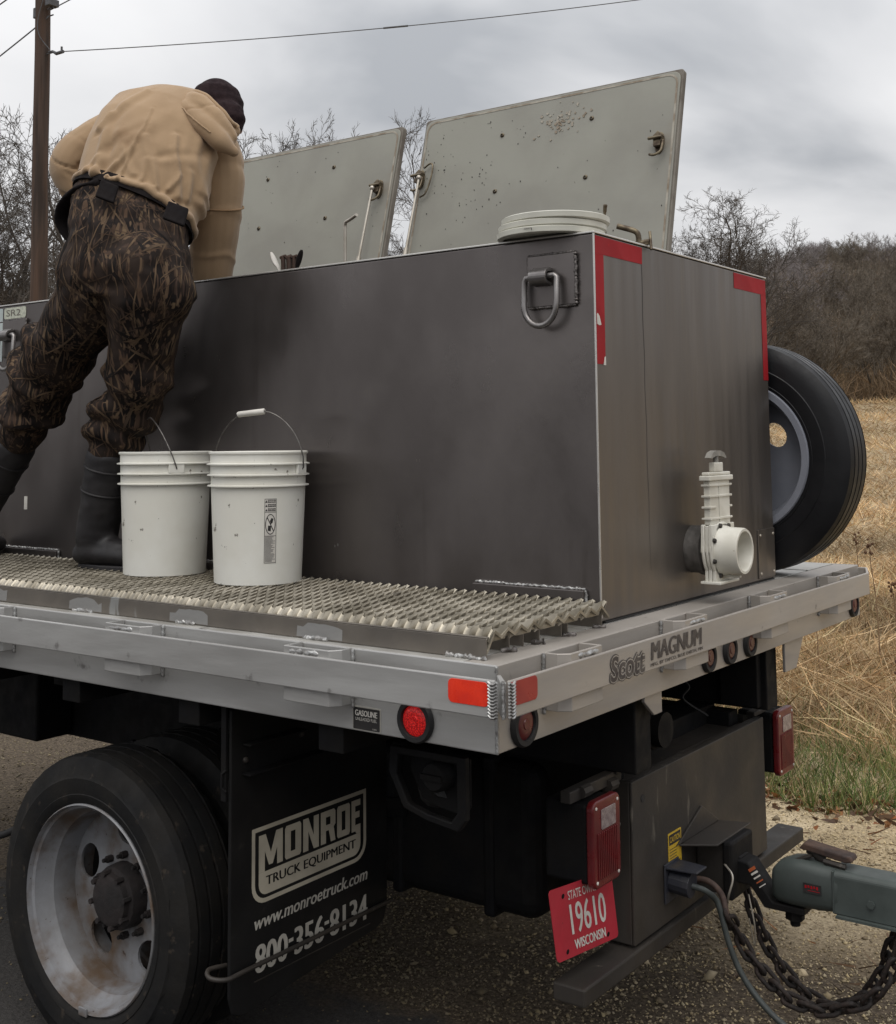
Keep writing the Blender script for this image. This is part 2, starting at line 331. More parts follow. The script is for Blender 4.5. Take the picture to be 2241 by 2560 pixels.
def bead(mb, a, b, r=.005, step=.006, jit=.3):
    """row of weld ripples from a to b"""
    a, b = Vector(a), Vector(b); n = max(2, int((b-a).length/step)); t = (b-a).normalized(); pts = []; rs = []
    for i in range(n*2+1):
        pts.append(a+(b-a)*(i/(2*n))+Vector((random.uniform(-1, 1), random.uniform(-1, 1), random.uniform(-1, 1)))*r*jit*.4)
        rs.append(r*((1.1 if i % 2 else .72)+random.uniform(-jit, jit)*.4))
    return mb.tube(pts, rs, 6)
X, Y, Z = Vector((1, 0, 0)), Vector((0, 1, 0)), Vector((0, 0, 1))
# ---------------------------------------------------------------- terrain
def terr(x, y):
    x = np.asarray(x, float); y = np.asarray(y, float)
    dx_, dy_ = x-CAMP.x, y-CAMP.y; r = np.hypot(dx_, dy_); az_ = np.arctan2(dx_*R_.x+dy_*R_.y, dx_*F_.x+dy_*F_.y)
    front = .45+.55*np.clip(np.cos(az_), 0, 1)
    def ss(a, b, t): t = np.clip((t-a)/(b-a), 0, 1); return t*t*(3-2*t)
    h = 3.0*np.clip((r-15)/31, 0, 1.0)**1.15*front
    ridge = 17.2+1.8*np.sin(az_*7+.6)+1.6*np.sin(az_*17+2)+1.5*ss(.12, .45, az_)
    h = h+ridge*ss(42, 180, r)*front
    h = h+ (np.sin(x*.9+1.3*np.sin(y*.7))*.02+np.sin(y*1.7+x*.4)*.015)*np.clip((y-3.9)/1.5, 0, 1)
    rut = .018*np.sin(y*5+.6*np.sin(x*1.3))*np.clip((3.9-y), 0, 1)*np.clip((y-1.2), 0, 1)
    return GZ+h+rut
def make_ground():
    rr = np.concatenate([[0.0], np.geomspace(.25, 420, 170)]); na = 220; an = np.linspace(0, 2*np.pi, na, endpoint=False)
    xs = CAMP.x+np.outer(rr, np.cos(an)); ys = CAMP.y+np.outer(rr, np.sin(an)); zs = terr(xs, ys); zs = np.where(rr[:, None] > 200, zs-(rr[:, None]-200)*.02, zs)
    V = np.stack([xs, ys, zs], -1).reshape(-1, 3); F = []
    for i in range(len(rr)-1):
        for j in range(na): F.append((i*na+j, (i+1)*na+j, (i+1)*na+(j+1) % na, i*na+(j+1) % na))
    me = bpy.data.meshes.new('ground'); me.from_pydata([tuple(p) for p in V], [], F)
    m = bpy.data.materials.new('gravel_lot_and_field'); m.use_nodes = True; nt = m.node_tree; N, L = nt.nodes, nt.links; P = N['Principled BSDF']
    tcn = N.new('ShaderNodeTexCoord'); sp = N.new('ShaderNodeSeparateXYZ'); L.new(tcn.outputs['Object'], sp.inputs[0])
    def nz(sc, det=6, rg=.6, st=(1, 1, 1)):
        mp = N.new('ShaderNodeMapping'); mp.inputs['Scale'].default_value = st; L.new(tcn.outputs['Object'], mp.inputs[0])
        n = N.new('ShaderNodeTexNoise'); n.inputs['Scale'].default_value = sc; n.inputs['Detail'].default_value = det; n.inputs['Roughness'].default_value = rg; L.new(mp.outputs[0], n.inputs['Vector']); return n.outputs[0]
    def rampc(src, *els):
        r = N.new('ShaderNodeValToRGB'); L.new(src, r.inputs[0]); e = r.color_ramp.elements
        e[0].position, e[0].color = els[0][0], (*els[0][1], 1); e[1].position, e[1].color = els[-1][0], (*els[-1][1], 1)
        for p, c in els[1:-1]: q = e.new(p); q.color = (*c, 1)
        return r.outputs[0]
    def mth(op, a, b):
        n = N.new('ShaderNodeMath'); n.operation = op
        for i, q in enumerate((a, b)):
            if isinstance(q, (int, float)): n.inputs[i].default_value = q
            else: L.new(q, n.inputs[i])
        return n.outputs[0]
    def mx(f, a, b):
        n = N.new('ShaderNodeMix'); n.data_type = 'RGBA'; L.new(f, n.inputs['Factor']); L.new(a, n.inputs['A']); L.new(b, n.inputs['B']); return n.outputs['Result']
    def step(src, a, b):
        n = N.new('ShaderNodeMapRange'); n.inputs['From Min'].default_value = a; n.inputs['From Max'].default_value = b; L.new(src, n.inputs[0]); return n.outputs[0]
    vo = N.new('ShaderNodeTexVoronoi'); vo.inputs['Scale'].default_value = 55; L.new(tcn.outputs['Object'], vo.inputs['Vector'])
    grav = rampc(nz(70, 4, .7), (.3, (.27, .215, .14)), (.5, (.6, .485, .315)), (.7, (.78, .65, .445)))
    patch = rampc(nz(2.2, 5), (.4, (.6, .56, .5)), (.6, (1, 1, 1)))
    mu = N.new('ShaderNodeMix'); mu.data_type = 'RGBA'; mu.blend_type = 'MULTIPLY'; mu.inputs['Factor'].default_value = .8; L.new(grav, mu.inputs['A']); L.new(patch, mu.inputs['B']); grav = mu.outputs['Result']
    straw = rampc(nz(14, 8, .75), (.32, (.13, .098, .062)), (.5, (.38, .295, .185)), (.7, (.56, .45, .3)))
    hill = rampc(nz(.9, 8, .75), (.35, (.055, .047, .038)), (.65, (.11, .092, .075)))
    asph = rampc(nz(120, 3, .7), (.3, (.03, .028, .027)), (.7, (.075, .07, .066)))
    tonef = step(mth('ADD', mth('ADD', sp.outputs['Y'], mth('MULTIPLY', mth('MINIMUM', mth('ADD', sp.outputs['X'], 1.5), 0.0), .42)), mth('MULTIPLY', mth('SUBTRACT', nz(1.1, 6, .6), .5), 1.8)), 1.5, 3.0)  # gravel tone runs from dark at low y to pale at high y
    gravd = rampc(nz(70, 4, .7), (.3, (.035, .027, .02)), (.5, (.095, .073, .052)), (.7, (.19, .15, .105)))
    grav = mx(tonef, gravd, grav)
    wob = mth('MULTIPLY', mth('SUBTRACT', nz(1.6, 6), .5), 1.1)
    yy = mth('ADD', sp.outputs['Y'], wob)
    c = mx(step(yy, 3.65-CAMP.y*0, 3.95), grav, straw)
    c = mx(step(mth('MULTIPLY', yy, -1), 7, 8), c, straw)
    ya = mth('ADD', sp.outputs['Y'], mth('MULTIPLY', mth('SUBTRACT', nz(3, 6), .5), .5))
    c = mx(step(mth('MULTIPLY', ya, -1), -.8, -.72), c, asph)
    ln = N.new('ShaderNodeVectorMath'); ln.operation = 'LENGTH'; L.new(tcn.outputs['Object'], ln.inputs[0])
    c = mx(step(mth('ADD', ln.outputs['Value'], mth('MULTIPLY', wob, 6)), 42, 50), c, hill)
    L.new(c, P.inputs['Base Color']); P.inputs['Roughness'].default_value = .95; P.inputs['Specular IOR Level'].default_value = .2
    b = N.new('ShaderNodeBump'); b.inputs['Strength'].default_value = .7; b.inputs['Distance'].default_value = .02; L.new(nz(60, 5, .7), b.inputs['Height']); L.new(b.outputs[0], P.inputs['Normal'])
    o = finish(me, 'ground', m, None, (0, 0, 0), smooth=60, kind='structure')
    return o
make_ground()
# ================================================================ TRUCK
BX0, BW, ZD = -3.7, 2.44, .187
truck = thing('flatbed_truck', 'aluminium flatbed truck carrying the steel tank, seen from its rear corner', 'truck', (-1.6, 1.22, GZ))
T = truck
mb = MB()                              # side skirts: web, lower and upper flange
def skirt(y, s):
    m_ = MB(); m_.box((BX0, min(y, y+s*.007), 0), (-.0, max(y, y+s*.007), ZD)); m_.box((BX0, min(y+s*.007, y+s*.06), .0005), (-.007, max(y+s*.007, y+s*.06), .008)); return m_
build(skirt(0, 1), 'side_skirt', ALU, T, .003); build(skirt(BW, -1), 'side_skirt', ALU, T, .003)
mb = MB(); mb.box((-.007, .0075, .0008), (-.0, BW-.0075, ZD-.001)); mb.box((-.09, .0075, ZD-.008), (-.0075, BW-.0075, ZD-.0015)); build(mb, 'rear_skirt', ALUR, T, .002)
npl = 9; pw = (BW-.02)/npl             # deck planks
for i in range(npl):
    y0 = .01+i*pw; mb = MB(); mb.box((BX0, y0+.0025, ZD-.03), (-.094+random.uniform(-.004, .004), y0+pw-.0025, ZD-.0005+random.uniform(-.0015, .0015))); build(mb, 'deck_plank', DECK, T, .002)
# rub rails, bent in at the far rear corner
RY, RZ0, RZ1 = .0735, .094, .172
mb = MB(); mb.box((BX0, -RY, RZ0), (.044, -RY+.009, RZ1)); mb.box((BX0, -RY+.009, RZ0+.001), (.04, -RY+.02, RZ0+.008)); build(mb, 'rub_rail', ALU, T, .003)
rp = [(RY, -.058), (RY, 2.33), (.012, 2.51), (BX0, 2.51), (BX0, 2.501), (.007, 2.501), (RY-.009, 2.327), (RY-.009, -.058)]
mb = MB(); mb.prism(rp, (0, 0, RZ0), X, Y, RZ1-RZ0); build(mb, 'rub_rail', ALUR, T, .003)
# corner post with seam weld
mb = MB(); mb.prism([(0.001, 0.0), (.058, -.068), (.066, -.06), (.008, .006)], (0, 0, RZ0+.002), X, Y, RZ1-RZ0-.006); build(mb, 'corner_post', ALU, T, .002)
for a, b in (((.002, -.002, .002), (.002, -.002, RZ0)), ((.062, -.066, RZ0), (.062, -.066, RZ1)), ((.004, -.004, RZ1), (.004, -.004, ZD))): mb = MB(); bead(mb, a, b, .0045, .012, .2); build(mb, 'weld_seam', WELD, T, smooth=60)
for (x, y) in ((.042, -RY-.003), (RY+.003, -.054)):
    mb = MB()
    for i in range(11):                 # stacked ripple weld
        z = RZ0+.004+i*.0068; ax = X if x < .06 else Y
        mb = MB(); o1 = Vector((x, y, z)); mb.tube([o1-ax*.011+Z*.003, o1-ax*.004-Z*.0015, o1+ax*.004-Z*.0015, o1+ax*.011+Z*.003], [.0032]*4, 6)
        build(mb, 'corner_weld', WELD, T, smooth=60)
# stake pockets
def pocket(c, along, out):
    """three-sided bent strap between skirt and rub rail; c on the skirt plane"""
    c, a, o_ = Vector(c), Vector(along), Vector(out); w = .082; t = .006
    pts = [(-w, .001), (-w, RY-.011), (-w+.03, RY-.0095), (w-.02, RY-.0095), (w, RY-.035), (w, .001), (w-t, .001), (w-t, RY-.038), (w-.024, RY-.017), (-w+.03, RY-.017), (-w+t, RY-.018), (-w+t, .001)]
    up_ = a.cross(o_).z > 0; m_ = MB(); m_.prism(pts, c+Z*(.06 if up_ else .188), a, o_, .128); p = build(m_, 'stake_pocket', ALU if out[1] else ALUR, T, .002)
    m_ = MB(); bead(m_, c+a*(w+.002)+o_*.004+Z*.052, c+a*(w+.002)+o_*.004+Z*.186, .0055, .013, .2); bead(m_, c-a*(w-.02)+o_*(RY-.012)+Z*.177, c+a*(w-.05)+o_*(RY-.012)+Z*.177, .007, .02, .7)
    build(m_, 'weld', WELD, p, smooth=60)
for x in (-.485, -1.15, -1.815, -2.48, -3.15): pocket((x, 0, 0), X, -Y)
for y in (.27, .86, 1.46, 2.07): pocket((0, y, 0), -Y, X)
# reflectors and marker lamps
def pad(name, c, u, v, w, h, m, d=.0012):
    m_ = MB(); m_.prism(rrect(w, h, .012), Vector(c), u, v, d); return build(m_, name, m, T, .0004)
pad('reflector', (-.021, -RY-.0002, .1415), X, Z, .104, .05, REDF); pad('reflector', (RY+.0002, -.008, .144), Y, Z, .11, .05, REDD)
def marker(c, n, m, r=.05, rl=.033, sq=1.0):
    n = Vector(n); c = Vector(c)
    m_ = MB(); m_.lathe([(rl, .001), (rl+.003, .013), (r-.004, .013), (r, .006), (r, .001)], c, n, 36)
    g = build(m_, 'marker_lamp', RUBBER, T, smooth=40)
    m_ = MB(); m_.lathe([(.0001, .012), (.011, .0125), (.012, .0105), (rl*.8, .011), (rl+.001, .006), (rl+.001, .002), (.0001, .002)], c, n, 36); build(m_, 'lens', m, g, smooth=40)
marker((-.216, -.0005, .046), -Y, LENSL); marker((.0005, .1, .047), X, LENS)
for y in (1.07, 1.22, 1.37): marker((.0005, y, .047), X, LENSB, .043, .026)
marker((.0005, 2.352, .05), X, LENS, .046, .03)
# fuel sticker
mb = MB(); mb.prism(rrect(.084, .054, .003), (-.361, -.0005, .03), X, Z, .0012); st = build(mb, 'fuel_sticker', PRINTW, T)
mb = MB(); mb.prism(rrect(.079, .049, .002), (-.361, -.0018, .03), X, Z, .0008); build(mb, 'sticker_field', BLACKP, st)
mb = MB(); text('GASOLINE', (-.394, -.0028, .036), X, Z, .066, .013, mb, bold=.0, heavy=hv(.0005)); text('UNLEADED FUEL', (-.393, -.0028, .0255), X, Z, .064, .007, mb); text('5305', (-.342, -.0028, .0085), X, Z, .012, .003, mb)
build(mb, 'lettering', WHITE, st)
# maker's lettering on the rear rail
mb = MB(); text('Scott', (RY+.0006, .368, .098), Y, Z, .172, .058, mb, bold=.02, shear=.12, d=.0002, heavy=hv(.0062, .0055)); sc_ = build(mb, 'script_lettering', SCOTTB, T)
mb = MB(); text('Scott', (RY+.0006, .368, .098), Y, Z, .172, .058, mb, bold=.02, shear=.12, d=.0009, heavy=hv(.0034, .003)); build(mb, 'lettering_outline', ALUR, sc_)
mb = MB(); text('Scott', (RY+.0006, .368, .098), Y, Z, .172, .058, mb, bold=.014, shear=.12, d=.0016, heavy=hv(.0012)); build(mb, 'lettering_core', SCOTTB, sc_)
mb = MB(); text('MAGNUM', (RY+.0006, .58, .118), Y, Z, .295, .044, mb, bold=.0, shear=.08, d=.0004, heavy=hv(.0035)+hv(.0018)); build(mb, 'rail_lettering', SCOTTB, T)
mb = MB(); text('MFG. BY TAFCO, BLUE EARTH, MN', (RY+.0006, .575, .102), Y, Z, .305, .0095, mb, d=.0004, heavy=hv(.0006)); build(mb, 'rail_lettering', SCOTTB, T)
# ---- grip strut walkway along the near side
GX0, GX1, GY0, GY1, GT = -3.5, -.055, .05, .6, .236
mb = MB()
nrow = 10; dyr = (GY1-GY0-.012)/nrow; per = .034; nseg = int((GX1-GX0)/per*8)
for j in range(nrow+1):
    yb = GY0+.006+j*dyr; prev = None; o = len(mb.v)
    for i in range(nseg+1):
        x = GX0+(GX1-GX0)*i/nseg; ph = 2*math.pi*x/per+(math.pi if j % 2 else 0); s = math.cos(ph); am = dyr*.47
        yc = yb+am*s; amp = .5+.5*s
        yc = min(max(yc, GY0+.015), GY1-.006)
        # strand: low lip towards the outside, raised serrated lip behind
        jz = .0018 if (i % 2) else 0
        mb.v += [(x, yc-.013, GT-.012+.004*amp), (x, yc-.0045, GT+.001+.006*amp), (x, yc+.0065, GT+.010+.007*amp+jz), (x, yc+.0085, GT+.008+.007*amp+jz), (x, yc-.002, GT-.0025+.006*amp), (x, yc-.0105, GT-.016+.004*amp)]
    for i in range(nseg):
        for q in range(6): a = o+i*6+q; b = o+i*6+(q+1) % 6; mb.f.append((a, b, b+6, a+6))
build(mb, 'walkway_grating', GALV, T, smooth=35, kind='stuff')
mb = MB(); mb.box((GX0, GY0-.006, ZD), (GX1, GY0-.0025, GT-.004)); mb.box((GX0, GY0-.006, GT-.0038), (GX1, GY0+.006, GT-.0008)); build(mb, 'plank_side', PLANKS, T, .0012)
for y in (.16, .235, .285, .405, .425, .58):
    mb = MB(); mb.box((GX0, y, ZD), (GX1-.004-.03*random.random(), y+.003, GT-.012)); build(mb, 'plank_leg', PLANKS, T)
for x0, w in ((-.10, .09), (-.55, .06), (-1.02, .055), (-1.46, .06), (-1.92, .06), (-2.4, .06), (-2.85, .06)):
    mb = MB(); bead(mb, (x0-w/2-.02, GY0-.008, ZD+.002), (x0+w/2, GY0-.008, ZD+.002), .0065, .012, .9); build(mb, 'plank_weld', WELD, T, smooth=60)
    if x0 < -.2:                       # patch ground bright beside the weld
        mb = MB(); lo_ = [(x0-.075+.15*i/8, ZD+.003) for i in range(9)]; hi_ = [(x0+.075-.15*i/8+.006*random.random(), GT-.008-.012*random.random()*(.4 if 1 < i < 7 else 1.6)) for i in range(9)]; mb.prism(lo_+hi_, (0, GY0-.0062, 0), X, Z, .0005); build(mb, 'ground_patch', SANDED, T)
for y in (.16, .285, .425, .58):
    mb = MB(); bead(mb, (GX1-.03, y-.01, ZD+.003), (GX1-.005, y+.012, ZD+.003), .007, .01, .9); build(mb, 'plank_weld', WELDD, T, smooth=60)
mb = MB()                              # wavy end cuts of the grating
pts = [(GY0-.004, GT-.03)]+[(GY0+i*dyr/2, GT+(.011 if i % 2 else -.004)) for i in range(1, 2*nrow)]+[(GY1, GT-.02)]
for i in range(len(pts)-1):
    (ya, za), (yb_, zb) = pts[i], pts[i+1]; mb.prism([(ya, za), (yb_, zb), (yb_, zb-.007), (ya, za-.007)], (GX1-.012, 0, 0), Y, Z, .014)
build(mb, 'grating_end', GALV, T)
# ---- chassis
for y in (.79, 1.65-.07):
    mb = MB(); mb.box((-4.2, y, -.45), (-.16, y+.07, -.22)); build(mb, 'frame_rail', DARK, T, .004)
for y in (.72, 1.63):
    mb = MB(); mb.box((BX0, y, -.21), (-.05, y+.09, -.003)); build(mb, 'bed_stringer', DARK, T, .004)
for i in range(7):
    x = -.5-.5*i; mb = MB(); mb.box((x-.04, .03, -.07), (x+.04, 2.41, -.004)); build(mb, 'cross_member', DARK, T, .003)
for y, s in ((.72, 1), (1.72, -1)):   # pale gussets under the rear skirt
    pts = [(0, -.001), (.1*s, -.001), (.1*s, -.062), (.055*s, -.062), (0, -.02)]
    if s < 0: pts = [(0, -.001), (.17, -.001), (.17, -.01), (.1, -.1), (0, -.1)]; y = 1.72
    mb = MB(); mb.prism(pts, (-.03, y, 0), Y, Z, .01); build(mb, 'gusset', ALUR, T, .002)
mb = MB(); mb.box((-.2, 1.6, -.2), (-.07, 1.72, -.02)); build(mb, 'rear_bracket', DARK, T, .004)
mb = MB(); mb.box((-.36, .79, -.33), (-.24, 1.65, -.21)); build(mb, 'rear_cross_member', DARK, T, .004)
mb = MB(); mb.tube([(-.28, 1.06, -.17), (-.16, 1.06, -.17)], .06, 18); mb.tube([(-.16, 1.06, -.17), (-.13, 1.06, -.17)], .05, 18); build(mb, 'backup_alarm', DARK, T, smooth=40)
mb = MB(); mb.tube([(-.2, .80, -.03), (-.2, .80, -.24)], .004, 6); build(mb, 'wiring', RUBBER, T, smooth=60); mb = MB(); mb.tube(bez([(-.3, 1.4, -.06), (-.24, 1.45, -.12), (-.25, 1.43, -.16), (-.2, 1.5, -.22)]), .004, 6); build(mb, 'wiring', RUBBER, T, smooth=60); mb = MB(); mb.tube([(-.12, .735, -.22), (-.12, .80, -.1)], .006, 6); build(mb, 'wiring', RUBBER, T, smooth=60)
# added dark box standing in for shade, closes the view under the bed
mb = MB(); mb.box((-3.6, .62, -.44), (-2.5, .78, -.05)); build(mb, 'dark_filler_box', DARK, T, .01)
mb = MB(); mb.tube([(-2.6, 1.22, -.42), (-1.75, 1.22, -.55)], .045, 12); mb.tube([(-1.43, .3, -.65), (-1.43, 2.14, -.65)], .06, 14); mb.ball((-1.43, 1.22, -.65), .19, 18, (1, 1, .95)); build(mb, 'rear_axle', DARK, T, smooth=50)
for y in (.70, 1.66):
    mb = MB()
    for k, l in enumerate((.62, .55, .46, .36, .26)):
        mb.tube([(-1.43-l, y, -.47-.018*k+.06), (-1.43, y, -.53-.018*k), (-1.43+l, y, -.47-.018*k+.06)], .014, 6, flat=2.2)
    build(mb, 'leaf_spring', DARK, T)
mb = MB(); mb.tube([(-2.2, 1.5, -.5), (-1.0, 1.55, -.5), (-.5, 1.7, -.5)], .05, 12); build(mb, 'exhaust_pipe', DARK, T, smooth=40)
mb = MB(); mb.box((-.02-.5, .1, -.03), (-.15, 2.3, -.004)); build(mb, 'rear_underbeam', DARK, T)
# added dark panel standing in for the shade behind the wheels
mb = MB(); mb.box((-2.4, .62, -.215), (-.9, .7, -.05)); build(mb, 'shade_panel', DARK, T)
# hose at the front of the wheel
mb = MB(); mb.tube(bez([(-2.75, .3, -.47), (-2.55, .28, -.5), (-2.35, .26, -.52), (-2.2, .24, -.62), (-2.02, .26, -.56)]), .012, 8); mb.tube([(-2.5, .28, -.5), (-2.38, .26, -.53)], .024, 10); build(mb, 'hose', RUBBER, T, smooth=60)
# ---- wheels
def tyre_mb(c, R=.405, ri=.257, w=.225, n=84, lug=.01):
    h = w/2; tr = .8*h
    prof = [(ri, -h*.86), (ri+.012, -h*.95), (ri+.03, -h*.985), (ri+.032, -h*.965), (ri+.05, -h*.99), (ri+.075, -h), (ri+.078, -h*.98), (R-.05, -h*.96), (R-.024, -h*.9), (R-.006, -tr)]
    gs = (-.56, -.19, .19, .56)
    for g in gs: prof += [(R, (g-.045)*h), (R-.011, (g-.03)*h), (R-.011, (g+.03)*h), (R, (g+.045)*h)]
    prof += [(R-.006, tr), (R-.024, h*.9), (R-.05, h*.96), (ri+.075, h), (ri+.05, h*.99), (ri+.012, h*.95), (ri, h*.86)]
    def wob(i, j):
        return (-lug if (i in (7, 8, len(prof)-6, len(prof)-7) and j % 3 == 0) else 0)+(.0012*math.sin(j*2.7+i) if 6 < i < len(prof)-6 else 0)
    m_ = MB(); m_.lathe(prof, c, Y, n, wob=wob if lug else None); return m_
def rim_disc(c, y, Rr, holes, rh, hr, nh0, bore, t=.008, axis=1):
    """wheel disc with oval hand holes in the plane y"""
    loops = [[(Rr*math.cos(a), Rr*math.sin(a)) for a in np.linspace(0, 2*math.pi, 64, endpoint=False)]]
    for i in range(holes):
        a0 = nh0+2*math.pi*i/holes; cx, cz = hr*math.cos(a0), hr*math.sin(a0)
        loops.append([(cx+rh*(.8*math.cos(a)*math.cos(a0)-math.sin(a)*math.sin(a0)), cz+rh*(.8*math.cos(a)*math.sin(a0)+math.sin(a)*math.cos(a0))) for a in np.linspace(0, 2*math.pi, 20, endpoint=False)])
    loops.append([(bore*math.cos(a), bore*math.sin(a)) for a in np.linspace(0, 2*math.pi, 32, endpoint=False)])
    V, F = fill2d(loops, t/2); m_ = MB()
    m_.add([(c[0]+p[0], y+p[2], c[2]+p[1]) for p in V], F); return m_
def rear_wheel(y0, s, outer):
    """y0: outer sidewall plane, s: direction towards the truck centre"""
    cx, cz = -1.445, -.64; c = (cx, y0+s*.112, cz)
    w = build(tyre_mb(c, R=.418, ri=.281), 'rear_tyre', TYRE, T, smooth=35)
    b = y0+s*.004; dish = .156
    m_ = MB()
    prof = [(.281, 0), (.2845, .004), (.285, .012), (.277, .016), (.27, .02), (.262, .06), (.25, .072), (.246, .1), (.24, dish), (.24, .205), (.28, .205), (.265, .195), (.258, .1), (.27, .05), (.277, .018)]
    m_.lathe([(r, s*h) for r, h in prof], (cx, b, cz), Y, 72); rim = build(m_, 'wheel_rim', RIMW, w, smooth=35)
    if outer:
        build(rim_disc((cx, 0, cz), b+s*(dish-.01), .2415, 5, .052, .182, rad(160), .075), 'wheel_disc', RIMW, w)
        m_ = MB(); m_.lathe([(.0001, -.055), (.06, -.055), (.07, -.05), (.074, -.035), (.086, -.03), (.09, -.02), (.094, .03), (.0001, .03)], (cx, b+s*(dish-.03), cz), (0, s, 0), 24); 
        for k in range(8):
            a = 2*math.pi*k/8+.2; m_.tube([(cx+.075*math.cos(a), b+s*(dish-.088), cz+.075*math.sin(a)), (cx+.075*math.cos(a), b+s*(dish-.03), cz+.075*math.sin(a))], .008, 6)
        build(m_, 'hub', HUB, w, smooth=40)
        for k in range(10):
            a = 2*math.pi*k/10+.35; p = Vector((cx+.112*math.cos(a), b+s*(dish-.014), cz+.112*math.sin(a))); m_ = MB(); m_.tube([p, p-Vector((0, s*.02, 0))], .0105, 6); m_.tube([p-Vector((0, s*.02, 0)), p-Vector((0, s*.033, 0))], .006, 6); build(m_, 'lug_nut', HUB, w)
        m_ = MB(); m_.box((cx-.02, b-s*.003-.003, cz-.287), (cx+.015, b-s*.003+.003, cz-.264)); build(m_, 'balance_weight', RIMW, w, .002)
    return w
rear_wheel(.05, 1, True); rear_wheel(.33, 1, False); rear_wheel(BW-.05, -1, True); rear_wheel(BW-.33, -1, False)
# ---- mud flap with printing
fx = -.86
mb = MB(); mb.prism([(.05, -.02), (.05, -.735), (.062, -.775), (.1, -.79), (.63, -.745), (.665, -.73), (.68, -.69), (.68, -.02)], (fx-.01, 0, 0), Y, Z, .01)
fl = build(mb, 'mud_flap', FLAP, T, .003)
u, v = Y, Z; O = Vector((fx+.0008, .124, -.533)); LW, LH = .459, .195
def rr_bottom(x0, y0, x1, y1, r, n=6):
    p = [(x1, y1), (x0, y1)]
    for i in range(n+1): a = rad(180+90*i/n); p.append((x0+r+r*math.cos(a), y0+r+r*math.sin(a)))
    for i in range(n+1): a = rad(270+90*i/n); p.append((x1-r+r*math.cos(a), y0+r+r*math.sin(a)))
    return p
mb = MB(); flat([rr_bottom(0, 0, LW, LH, .05), rr_bottom(.012, .011, LW-.012, LH-.011, .04)], O, u, v, .0005, mb); build(mb, 'logo_frame', PRINT, fl)
mb = MB()
lx = lambda a: a*LW
by, ly, lt = .40*LH, .44*LH, .885*LH
band = [(lx(.055), by), (lx(.055), .1*LH+.03)]+[(lx(.055)+.03+.03*math.cos(rad(a)), .1*LH+.03+.03*math.sin(rad(a))) for a in range(180, 271, 15)][1:]+[(lx(.945)-.03+.03*math.cos(rad(a)), .1*LH+.03+.03*math.sin(rad(a))) for a in range(270, 361, 15)]+[(lx(.945), by)]
# lettering of the band is cut out as dark print on top
flat([band], O, u, v, .0005, mb)
def glyph(x0, x1, loops, y0=ly, y1=lt): flat([[(lx(x0)+(lx(x1)-lx(x0))*p[0], y0+(y1-y0)*p[1]) for p in lp] for lp in loops], O, u, v, .0005, mb)
dn = -(ly-by-.0002)/(lt-ly)
glyph(.055, .25, [[(0, dn), (0, 1), (.28, 1), (.5, .42), (.72, 1), (1, 1), (1, 0), (.76, 0), (.76, .5), (.58, .06), (.42, .06), (.25, .5), (.25, dn)]])
glyph(.268, .405, [[(.08, 0), (0, .08), (0, .92), (.08, 1), (.92, 1), (1, .92), (1, .08), (.92, 0)], [(.36, .2), (.64, .2), (.64, .8), (.36, .8)]])
glyph(.422, .56, [[(0, 0), (0, 1), (.33, 1), (.67, .42), (.67, 1), (1, 1), (1, 0), (.67, 0), (.33, .58), (.33, 0)]])
glyph(.577, .71, [[(0, 0), (0, 1), (.9, 1), (1, .92), (1, .52), (.88, .44), (1, 0), (.68, 0), (.54, .38), (.35, .38), (.35, 0)], [(.35, .56), (.65, .56), (.65, .8), (.35, .8)]])
glyph(.725, .845, [[(.08, 0), (0, .08), (0, .92), (.08, 1), (.92, 1), (1, .92), (1, .08), (.92, 0)], [(.36, .2), (.64, .2), (.64, .8), (.36, .8)]])
glyph(.86, .945, [[(0, 0), (0, 1), (1, 1), (1, .8), (.42, .8), (.42, .62), (.9, .62), (.9, .42), (.42, .42), (.42, .2), (1, .2), (1, dn), (.55, dn), (.42, 0)]])
build(mb, 'logo_print', PRINT, fl)
mb = MB(); text('TRUCK EQUIPMENT', O+u*lx(.115)+v*(.19*LH), u, v, lx(.78), .028, mb, bold=.0, d=.0010, heavy=hv(.0012)); build(mb, 'band_lettering', FLAP, fl)
mb = MB(); text('www.monroetruck.com', (fx+.0008, .135, -.594), u, v, .452, .034, mb, bold=.0, shear=.2, heavy=hv(.0012)); build(mb, 'web_lettering', PRINTW, fl); mb = MB(); text('800 356 8134', (fx+.0008, .14, -.704), u, v, .445, .07, mb, bold=.0, heavy=hv(.003)+hv(.0015)); [mb.prism([(0, 0), (.018, 0), (.018, .009), (0, .009)], (fx+.0009, .14+.445*f_-.009, -.665), u, v, .0004) for f_ in (.295, .615)]; build(mb, 'phone_lettering', PRINTW, fl)
mb = MB(); mb.tube(bez([(fx-.04, .075, -.668), (fx-.045, .02, -.662), (fx-.02, .002, -.67), (fx+.012, .03, -.675), (fx+.013, .1, -.675), (fx+.012, .4, -.678), (fx+.01, .69, -.68)], 6), .006, 8); build(mb, 'flap_rod', PLATEM, fl, smooth=60)
mb = MB(); mb.box((fx+.0002, .135, -.7225), (fx+.002, .6, -.72)); build(mb, 'crease_line', PLATEM, fl)
for z, y1 in ((-.115, .3), (-.19, .48)):
    mb = MB(); mb.prism([(.085, 0), (.1, -.012), (y1, -.012), (y1, 0)], (fx, 0, z+.006), Y, Z, .004); mb.box((fx+.004, .085, z), (fx+.035, y1, z+.005)); build(mb, 'flap_bracket', DARK, fl, .002)
for y, z in ((.1, -.155), (.31, -.13)):
    mb = MB(); mb.lathe([(.0001, .008), (.006, .007), (.009, .002), (.009, 0), (.0001, 0)], (fx, y, z), X, 10); build(mb, 'bolt', PLATEM, fl, smooth=60)
